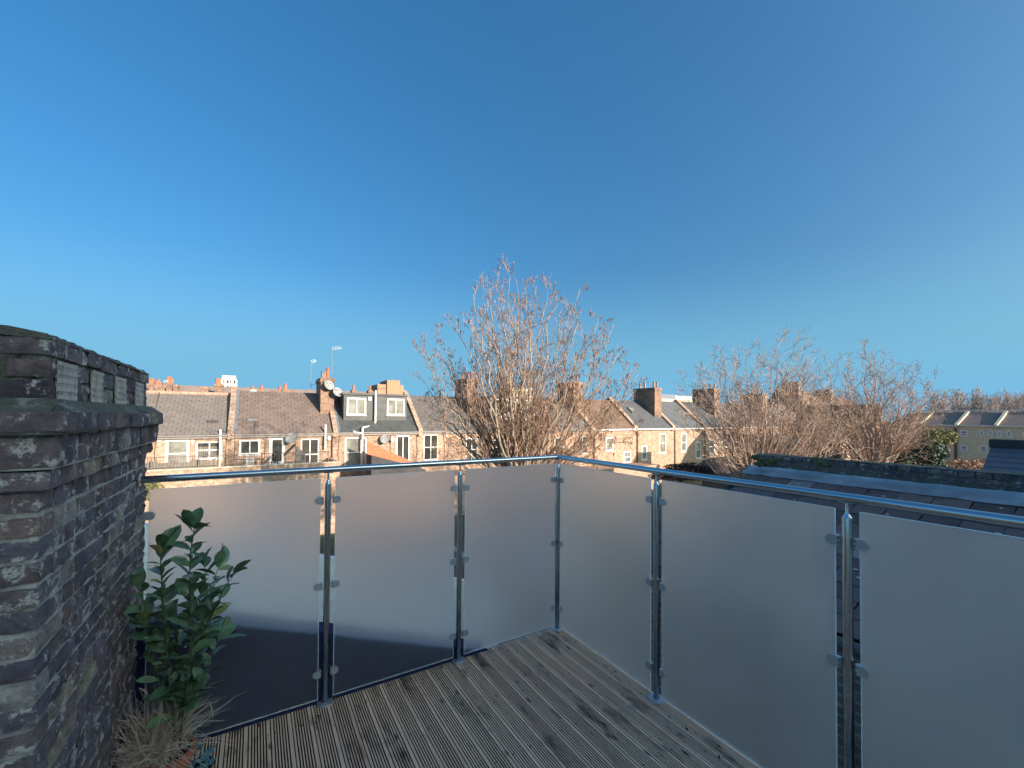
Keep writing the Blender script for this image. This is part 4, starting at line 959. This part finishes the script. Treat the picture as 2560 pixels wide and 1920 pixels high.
# ------------------------------------------------------------------ far right flats
fb = thing('block_of_flats', 'olive brick flats with small white windows and parapeted roofs at the far right', 'flats', (105, 10, -6.2))
XW = 100; ze = PX(2450, 1065, XW).z; zr_ = PX(2450, 1031, XW + 7).z
ya = PX(2240, 1066, XW).y; yb = -12
q = MB(); q.box(XW, XW + 14, yb, ya, -12, ze); q.build('wall', M['brick_olive'], fb)
q = MB(); q.prism([(XW - .3, ze), (XW + 7, zr_), (XW + 14, ze)], 'y', yb, ya); q.build('roof', M['slate1'], fb)
q = MB(); q.box(XW - .45, XW - .31, yb, ya, ze - .05, ze + .12); q.build('gutter', M['white'], fb)
for px in (2391, 2490, 2300):
    y_ = PX(px, 1062, XW).y; q = MB(); q.prism([(XW - .3, ze - .4), (XW - .3, ze + .25), (XW + 7, zr_ + .4), (XW + 7, ze - .4)], 'y', y_ - .18, y_ + .18); q.build('party_parapet', M['cream'], fb)
q = MB(); q.box(XW + 6.9, XW + 7.1, yb, ya, zr_ + .2, zr_ + .42); q.build('ridge_rail', M['white'], fb)
for (pa, pb, pc_, pd) in ((2400, 1075, 2420, 1091), (2448, 1076, 2461, 1091), (2470, 1076, 2483, 1091), (2492, 1077, 2506, 1093), (2515, 1077, 2530, 1093), (2557, 1079, 2575, 1095), (2401, 1112, 2420, 1128), (2449, 1114, 2469, 1131), (2343, 1073, 2362, 1089)):
    p = PX(pa, pb, XW); q_ = PX(pc_, pd, XW); mb = MB(); y1_, y0_ = p.y, q_.y; z1_, z0_ = p.z, q_.z; zm = z0_ + (z1_ - z0_) * .38
    for bx in ((y0_, y1_, z1_ - .2, z1_), (y0_, y1_, z0_, z0_ + .2), (y0_, y0_ + .2, z0_ + .2, z1_ - .2), (y1_ - .2, y1_, z0_ + .2, z1_ - .2), (y0_ + .14, y1_ - .14, zm, zm + .12)): mb.box(XW - .08, XW - .002, *bx)
    o = mb.build('window', M['white'], fb); mb = MB(); mb.box(XW - .04, XW - .003, y0_ + .1, y1_ - .1, z0_ + .1, z1_ - .1); mb.build('pane', M['pane2'], o)
y_ = PX(2389, 1100, XW).y; q = MB(); q.tube([(XW - .15, y_, ze), (XW - .15, y_, -12)], .16, 6); q.build('downpipe', M['downpipe'], fb)
# dark extension roof mid-right
a = PY(1765, 1148, 16); b2 = PY(1880, 1152, 16)
sh = thing('outbuilding', 'dark felt-roofed outbuilding below the twiggy trees beside the mossy parapet', 'outbuilding', (26, 15, -6.2))
q = MB(); q.prism([(14.5, -2.4), (16, a.z - .1), (16.3, a.z - .1), (16.3, -6.2), (14.5, -6.2)], 'x', a.x + .05, b2.x + 4); q.build('wall', M['brick_dark'], sh)
M['brownfelt'] = simple('weathered_brown_roof', (.22, .17, .15), (.14, .11, .10), .85, 2)
q = MB()
for r in range(10):
    t0 = r / 10; ya_ = 14.3 + 1.7 * t0; za_ = -2.35 + (a.z + 2.35) * t0; q.prism([(ya_, za_ + .02), (ya_ + .18, za_ + .2), (ya_ + .18, za_ + .24), (ya_, za_ + .07)], 'x', a.x - .3, b2.x + 4)
q.build('roof', M['brownfelt'], sh)
# garden walls
q = MB(); q.box(8, 8.3, 9, 30, -6.2, -4.2); tag(q.build('garden_wall', M['brick_dark']), 'dark brick garden wall running away from the deck', 'wall')

# ------------------------------------------------------------------ bare trees
def rv(): 
    while True:
        v = Vector((random.uniform(-1, 1), random.uniform(-1, 1), random.uniform(-1, 1)))
        if .05 < v.length < 1: return v.normalized()
def curve(p0, d0, L, n, up_, wob):
    pts = [p0.copy()]; d = d0.normalized(); p = p0.copy()
    for i in range(n):
        d = (d + Vector((0, 0, up_)) + rv() * wob).normalized(); p = p + d * (L / n); pts.append(p.copy())
    return pts
def bare_tree(label, root, tips, r0, mats, lat=12, tw=5, catk=0, group=None, sc=1.0, rmin=.006, fork=None, name='bare_tree', lat_len=.30, upb=.10, spread=.62):
    t_ = thing(name, label, 'tree', tuple(root), group)
    tr_ = MB(); br_ = MB(); ck = MB(); fork = fork or root
    tr_.tube([root, root + (fork - root) * .5 + Vector((.05, .03, 0)) * sc, fork], [r0 * 1.5, r0 * 1.15, r0], 10)
    for tip in tips:
        L = (tip - fork).length; h = Vector((tip.x - fork.x, tip.y - fork.y, 0))
        ctrl = fork + h * random.uniform(.42, .62) + Vector((0, 0, (tip.z - fork.z) * random.uniform(.30, .42)))
        n = 14; pts = []
        st = fork + Vector((random.uniform(-1, 1), random.uniform(-1, 1), random.uniform(-1.2, .2))) * r0 * 1.2
        for i in range(n + 1):
            t = i / n; p = st * (1 - t) ** 2 + ctrl * 2 * t * (1 - t) + tip * t * t
            if 0 < i < n: p = p + rv() * .018 * L * (.4 + t)
            pts.append(p)
        rs = [max(rmin * 1.1, r0 * .42 * (1 - i / n) ** .8 * (.75 + .25 * L / 9)) for i in range(n + 1)]
        tr_.tube(pts, rs, 6)
        for k in range(lat):
            t = .16 + .84 * (k + random.random()) / lat; i = min(n - 1, int(t * n)); p = pts[i].lerp(pts[i + 1], t * n - i)
            tan = (pts[i + 1] - pts[i]).normalized(); pr_ = rv(); pr_ = (pr_ - tan * pr_.dot(tan)).normalized()
            d = (tan * .85 + pr_ * spread + Vector((0, 0, .12))).normalized()
            Ll = L * lat_len * (1.12 - t) * random.uniform(.55, 1.2) + .35 * sc
            lp = curve(p, d, Ll, 6, upb, .17); rb_ = max(rmin, rs[i] * .42)
            br_.tube(lp, [max(rmin * .8, rb_ * (1 - j / 6.5)) for j in range(7)], 4, False)
            for j in range(tw):
                u = .25 + .75 * (j + random.random()) / tw; i2 = min(5, int(u * 6)); q = lp[i2].lerp(lp[i2 + 1], u * 6 - i2)
                tn = (lp[i2 + 1] - lp[i2]).normalized(); pr_ = rv(); pr_ = (pr_ - tn * pr_.dot(tn)).normalized()
                Lt = Ll * random.uniform(.22, .5) * (1.2 - u * .5) + .12 * sc
                tp_ = curve(q, (tn * .8 + pr_ * spread).normalized(), Lt, 4, upb, .22); br_.tube(tp_, [rmin * .8, rmin * .7, rmin * .6, rmin * .55, rmin * .35], 3, False)
                for z_ in range(2):
                    q3 = tp_[random.choice((1, 2, 3))]; t3 = curve(q3, ((tp_[-1] - tp_[0]).normalized() + rv() * .8), Lt * random.uniform(.25, .5), 2, upb, .25); br_.tube(t3, [rmin * .55, rmin * .45, rmin * .3], 3, False)
                    if catk and random.random() < catk: 
                        e = t3[-1]; l_ = random.uniform(.05, .13) * sc
                        ck.tube([e, e + Vector((random.uniform(-.02, .02), random.uniform(-.02, .02), -l_))], [.011 * sc, .009 * sc], 3, False)
                if catk and random.random() < catk * .28:
                    for z_ in range(5):
                        e = tp_[-1] + rv() * .06 * sc; l_ = random.uniform(.04, .12) * sc; ck.tube([e, e + (Vector((0, 0, -1)) + rv() * .5) * l_], [.014 * sc, .010 * sc], 3, False)
    tr_.build('trunk', M[mats[0]], t_, True); br_.build('branches', M[mats[1]], t_, kind='stuff')
    if ck.v: ck.build('catkins', M['catkin'], t_, kind='stuff')
    return t_
def tips_from(lst, D0, sp):
    out = []
    for (px, py) in lst: out.append(PD(px, py, D0 + random.uniform(-sp, sp)))
    return out
D1 = 17.0
t1 = [(1250, 668), (1275, 690), (1228, 712), (1183, 735), (1205, 718), (1310, 705), (1362, 695), (1388, 722), (1340, 715), (1450, 722), (1430, 770), (1290, 700), (1140, 790), (1175, 800), (1495, 800), (1535, 810), (1505, 850), (1470, 830), (1540, 900),
      (1055, 855), (1090, 850), (1060, 905), (1110, 870), (1058, 950), (1595, 935), (1570, 930), (1590, 975), (1400, 780), (1320, 780), (1240, 790), (1080, 1010), (1100, 1060), (1560, 1010), (1580, 1075), (1510, 1080), (1180, 900), (1440, 900), (1350, 860), (1270, 850), (1210, 930), (1330, 960)]
t1x = tips_from([(px + random.uniform(-45, 45), py + random.uniform(20, 120)) for px, py in t1], D1, 2.4)
rt = PD(1300, 1300, D1); root = Vector((rt.x, rt.y, -6.2)); fk = PD(1300, 1230, D1)
bare_tree('large bare many-stemmed tree with hanging catkins behind the balustrade corner', root, tips_from(t1, D1, 2.2) + t1x[::5], .18, ('bark', 'twig'), 11, 6, .6, None, 1.0, .0095, fk)
D2 = 24.0
t2 = [(1702, 935), (1740, 915), (1785, 902), (1802, 885), (1842, 905), (1872, 872), (1905, 868), (1945, 845), (1962, 836), (1985, 850), (2006, 866), (2040, 892), (1760, 960), (1815, 930), (1720, 1000), (1700, 1040), (1925, 900), (1880, 930), (1850, 960), (1716, 985), (1752, 940), (1828, 885), (2052, 915), (2075, 950), (2085, 1000), (1780, 990), (1900, 960), (2000, 930), (1965, 900), (1740, 1060)]
rt = PD(1890, 1230, D2)
GT = 'bare garden trees behind the mossy parapet'
bare_tree('pale twiggy tree with upright shoots, left of the pair behind the mossy parapet', Vector((rt.x, rt.y, -6.2)), tips_from(t2, D2, 2.2), .17, ('bark2', 'twig2'), 14, 7, 0, GT, 1.1, .011, PD(1890, 1215, D2), upb=.10, spread=.85, lat_len=.34)
D3 = 27.0
t3 = [(2062, 925), (2092, 905), (2122, 898), (2150, 880), (2162, 872), (2188, 880), (2222, 895), (2240, 910), (2262, 925), (2300, 925), (2342, 948), (2335, 975), (2320, 990), (2080, 960), (2130, 940), (2200, 930), (2270, 960), (2110, 990), (2060, 1010), (2180, 960), (2300, 1030), (2250, 1000), (2040, 960), (2020, 990), (2350, 1000), (2105, 925), (2070, 985), (2285, 975)]
rt = PD(2190, 1230, D3)
bare_tree('pale twiggy tree with dense crown, right of the pair behind the mossy parapet', Vector((rt.x, rt.y, -6.2)), tips_from(t3, D3, 2.5), .20, ('bark2', 'twig2'), 13, 7, 0, GT, 1.2, .012, PD(2190, 1190, D3), upb=.09, spread=.85, lat_len=.34)
# lit low tangle of branches between (1990-2180, 1000-1130)
D4 = 25.0
t4 = [(2012, 935), (2040, 945), (1980, 950), (2065, 955), (1950, 985), (1990, 1010), (2015, 990), (2050, 1000), (2085, 1015), (2110, 1030), (2140, 1010), (2170, 1030), (1960, 1040), (2060, 1040), (2120, 1060)]
rt = PD(2010, 1220, D4)
bare_tree('low tangled bare tree with a short pale trunk between the two twiggy trees', Vector((rt.x, rt.y, -6.2)), tips_from(t4, D4, 1.5), .15, ('bark2', 'twig2'), 12, 6, 0, None, 1.1, .012, PD(2008, 1185, D4), spread=.85, lat_len=.34)
# far treeline at right
for k, (px, pyt, w_) in enumerate(((2345, 990, 26), (2392, 975, 34), (2440, 978, 26), (2478, 992, 24), (2512, 982, 26), (2550, 980, 24), (2590, 985, 24))):
    Dk = 130 + 8 * (k % 3); r_ = PD(px, 1060, Dk); root = Vector((r_.x, r_.y, -6.2)); tp2 = []
    for j in range(26):
        a_ = random.uniform(-1, 1); yy = pyt + (1 - math.sqrt(max(0, 1 - a_ * a_))) * 35 + random.uniform(0, 26); tp2.append(PD(px + a_ * w_, yy, Dk + random.uniform(-4, 4)))
    bare_tree('pale distant bare tree in the line behind the flats, %s' % ('at its left end', 'the tallest and broadest', 'just right of the tallest', 'the lowest one', 'right of the lowest', 'near the photo edge', 'cut off by the photo edge')[k], root, tp2, .45, ('fartwig', 'fartwig'), 6, 4, 0, 'far line of bare trees', 5.0, .07, root + Vector((0, 0, 4)))

# ------------------------------------------------------------------ shrubs
def shrub(label, c, rx, ry, rz_, n, mat, leaf=.12, group=None):
    t_ = thing('shrub', label, 'shrub', (c.x, c.y, -6.2), group)
    mb = MB(); lob = [(rv(), random.uniform(.45, .8)) for _ in range(9)]
    for i in range(n):
        d, s_ = random.choice(lob); q = d * .55 + rv() * s_ * random.random() ** .35 * .75
        p = Vector((c.x + q.x * rx, c.y + q.y * ry, c.z + q.z * rz_)); a_ = rv() * leaf * random.uniform(.6, 1.2); b2 = a_.cross(rv()).normalized() * leaf * .45
        mb.add([p - a_, p + b2, p + a_, p - b2], [(0, 1, 2, 3)])
    mb.build('foliage', M[mat], t_, kind='stuff'); q = MB(); q.tube([(c.x, c.y, -6.2), (c.x, c.y, c.z)], [.14, .05], 6); q.build('trunk', M['bark'], t_)
c = PD(2300, 1150, 34); shrub('dark glossy evergreen bush in front of the olive flats', c, 2.6, 2.2, 1.7, 9000, 'everg', .13)
c = PD(2240, 1165, 33); shrub('dark evergreen bush half hidden behind the mossy parapet', c, 2.0, 1.6, 1.3, 4000, 'everg', .12)
c = PD(2325, 1100, 40); shrub('sunlit yellow-green shrub above the dark evergreen bush', c, 2.4, 2.0, 1.2, 3200, 'ivy', .14)
c = PD(2420, 1168, 40); shrub('low brownish hedge at the foot of the olive flats', c, 4.2, 2.5, 1.0, 6000, 'twig', .13)
c = PD(2030, 1135, 30); shrub('shaded green shrub below the low tangled tree', c, 2.4, 1.8, 1.0, 3500, 'everg', .12)
c = PD(1700, 1178, 26); shrub('dark low hedge beside the felt-roofed outbuilding', c, 3.6, 1.5, .55, 3500, 'darkwood', .10)
c = PD(362, 1222, 24); shrub('small green bush at the foot of the wall by the handrail rose', c, .9, .9, .7, 1500, 'ivy', .10)

# ------------------------------------------------------------------ laurel in a pot
PYL = base_y = 2.80
base = PZ(425, 1880, .20); 
lp_ = thing('laurel_plant', 'tall potted laurel with glossy dark green leaves in front of the left panel', 'plant', (base.x, base.y, 0))
pt_ = (base.x, base.y, 0)
q = MB(); q.lathe([(.075, 0), (.105, .17), (.118, .172), (.12, .21), (.10, .21), (.098, .18)], pt_, 24); q.build('pot', M['potclay'], lp_); q = MB(); q.lathe([(.001, .180), (.097, .180), (.097, .184), (.001, .19)], pt_, 16); q.build('soil', M['soil'], lp_)
def leaf_mesh(L, W_, curl, fold):
    mb = MB(); n = 6; v = [(0, 0, 0)]; 
    rows = []
    for i in range(1, n):
        t = i / n; w_ = W_ * math.sin(math.pi * t ** 1.15) ** .62; z_ = -curl * (t ** 2) * L; rows.append(len(v))
        v += [(-w_ / 2, L * t, z_ + fold * w_), (0, L * t, z_), (w_ / 2, L * t, z_ + fold * w_)]
    v.append((0, L, -curl * L)); f = [(0, 2, 1), (0, 3, 2)]
    f = [(0, 1, 2), (0, 2, 3)]
    for a, b2 in zip(rows[:-1], rows[1:]): f += [(a, b2, b2 + 1, a + 1), (a + 1, b2 + 1, b2 + 2, a + 2)]
    a = rows[-1]; f += [(a, len(v) - 1, a + 1), (a + 1, len(v) - 1, a + 2)]
    mb.add(v, f); return mb.mesh('leaf', M['laurel'], True)
lms = [leaf_mesh(random.uniform(.115, .16), random.uniform(.060, .076), random.uniform(.05, .35), random.uniform(.12, .3)) for _ in range(8)]
def put_leaf(p, d, s_=1.0):
    d = d.normalized(); z_ = (Vector((0, 0, 1)) + rv() * .55).normalized(); x_ = d.cross(z_).normalized(); z_ = x_.cross(d)
    mx = Matrix((x_, d, z_)).transposed().to_4x4(); mx.translation = p; mx = mx @ Matrix.Diagonal((s_, s_, s_, 1)); place(random.choice(lms), 'leaf', lp_, mx)
def stem(pxs, r, step=.019, Yo=0.0, start=.12, s_=1.0):
    pts = [PY(px, py, PYL + Yo * (i / (len(pxs) - 1))) for i, (px, py) in enumerate(pxs)]
    # smooth
    P = [pts[0]]
    for a, b2 in zip(pts[:-1], pts[1:]):
        for k in range(1, 5): P.append(a.lerp(b2, k / 4) + rv() * .002)
    q = MB(); q.tube(P, [r * (1 - .75 * i / len(P)) for i in range(len(P))], 7); q.build('stem', M['stem'], lp_, True)
    ang = random.random() * 6; acc = 0; tot = sum((b2 - a).length for a, b2 in zip(P[:-1], P[1:])); run = 0
    for a, b2 in zip(P[:-1], P[1:]):
        seg = (b2 - a); l_ = seg.length; tan = seg.normalized()
        while acc < l_:
            u = a + tan * acc; fr = (run + acc) / tot
            if fr > start:
                ang += 2.4 + random.uniform(-.4, .4); o_ = tan.orthogonal().normalized(); o_ = Matrix.Rotation(ang, 3, tan) @ o_
                put_leaf(u, o_ * 1.0 + tan * random.uniform(.35, 1.5), s_ * random.uniform(.5, 1.08) * (1.05 - .15 * fr))
            acc += step * random.uniform(.75, 1.25)
        acc -= l_; run += l_
    for k in range(3): put_leaf(P[-1], (P[-1] - P[-2]).normalized() * 1.2 + rv() * .6, s_ * .9)
stem([(438, 1850), (425, 1700), (410, 1560), (404, 1450), (402, 1375)], .008)
stem([(450, 1850), (470, 1700), (480, 1580), (474, 1470), (476, 1390), (486, 1320)], .008, Yo=-.05)
stem([(476, 1640), (510, 1560), (530, 1480), (545, 1420)], .005, .028, .06, .1)
stem([(490, 1610), (530, 1540), (560, 1470), (582, 1440)], .005, .036, -.05, .1, .9)
stem([(445, 1840), (500, 1700), (530, 1640), (545, 1600)], .005, .034, .08, .25)
stem([(440, 1840), (455, 1750), (450, 1650), (440, 1560)], .005, .036, .12, .2)
stem([(430, 1830), (395, 1700), (372, 1600), (362, 1560)], .004, .05, .03, .3)
stem([(440, 1830), (480, 1700), (505, 1620), (515, 1560)], .004, .028, .05, .2)
stem([(430, 1700), (385, 1600), (365, 1520), (350, 1470)], .004, .034, .04, .25, .9)
stem([(480, 1560), (500, 1500), (515, 1450), (510, 1410)], .004, .036, .1, .1, .9)
# ------------------------------------------------------------------ dry grass, terracotta pot, succulent
gb = PZ(385, 1895, .20); dg = thing('dry_grass_plant', 'tangle of dried pale grass stems spilling in front of the laurel', 'plant', (gb.x, gb.y, 0))
q = MB(); q.lathe([(.06, 0), (.085, .17), (.09, .19), (.07, .19), (.07, .16)], (gb.x, gb.y, 0), 20); q.build('pot', M['darkpot'], dg)
mb = MB()
for k in range(620):
    p = Vector((gb.x + random.gauss(0, .045), gb.y + random.gauss(0, .045), .20)); a_ = random.uniform(0, 6.28); d = Vector((math.cos(a_), math.sin(a_), random.uniform(.5, 4.5))).normalized()
    L = random.uniform(.12, .40); pts = [p]; 
    for j in range(6): d = (d + Vector((0, 0, -.17)) + rv() * .2).normalized(); p = p + d * L / 6; pts.append(p)
    mb.tube(pts, [.002, .0018, .0016, .0015, .0013, .0011, .0007], 3, False)
mb.build('stalks', M['straw'], dg, kind='stuff')
hd = MB()
for (px, py, qx, qy) in ((525, 1755, 532, 1795), (348, 1720, 372, 1740), (335, 1812, 368, 1818), (320, 1788, 345, 1800), (470, 1690, 500, 1745)):
    a = PY(px, py, gb.y); b2 = PY(qx, qy, gb.y + .02); m_ = a.lerp(b2, .5) + Vector((0, 0, .008)); hd.tube([a, m_, b2], [.0015, .005, .002], 6)
    hd.tube([Vector((gb.x, gb.y, .24)), (Vector((gb.x, gb.y, .24)) + a) / 2 + Vector((0, 0, .08)), a], .0012, 3)
hd.build('seed_heads', M['straw'], dg, kind='stuff')
sb = PZ(505, 1905, .10); sp_ = thing('succulent_plant', 'clump of teal blue succulent rosettes at the foot of the laurel beside the deck boards', 'plant', (sb.x, sb.y, 0))
q = MB(); q.lathe([(.05, 0), (.075, .075), (.078, .08), (.066, .08), (.062, .07)], (sb.x - .02, sb.y, 0), 20); q.build('pot', M['darkpot'], sp_)
for (px, py) in ((493, 1848), (495, 1872), (515, 1890), (520, 1910), (500, 1925), (522, 1880), (478, 1915), (508, 1900)):
    c = PZ(px, py, .10 + random.uniform(-.02, .02)); mb = MB()
    for k in range(22):
        a_ = k * 2.4; rr3 = .005 + .0011 * k; e = random.uniform(.3, 1.0); d = Vector((math.cos(a_), math.sin(a_), e)).normalized(); b0 = c + Vector((math.cos(a_), math.sin(a_), 0)) * rr3 * .3
        mb.tube([b0, b0 + d * rr3 * .7, b0 + d * rr3 * 1.25], [.002, .005, .001], 5)
    mb.build('rosette', M['sedum'], sp_, True)
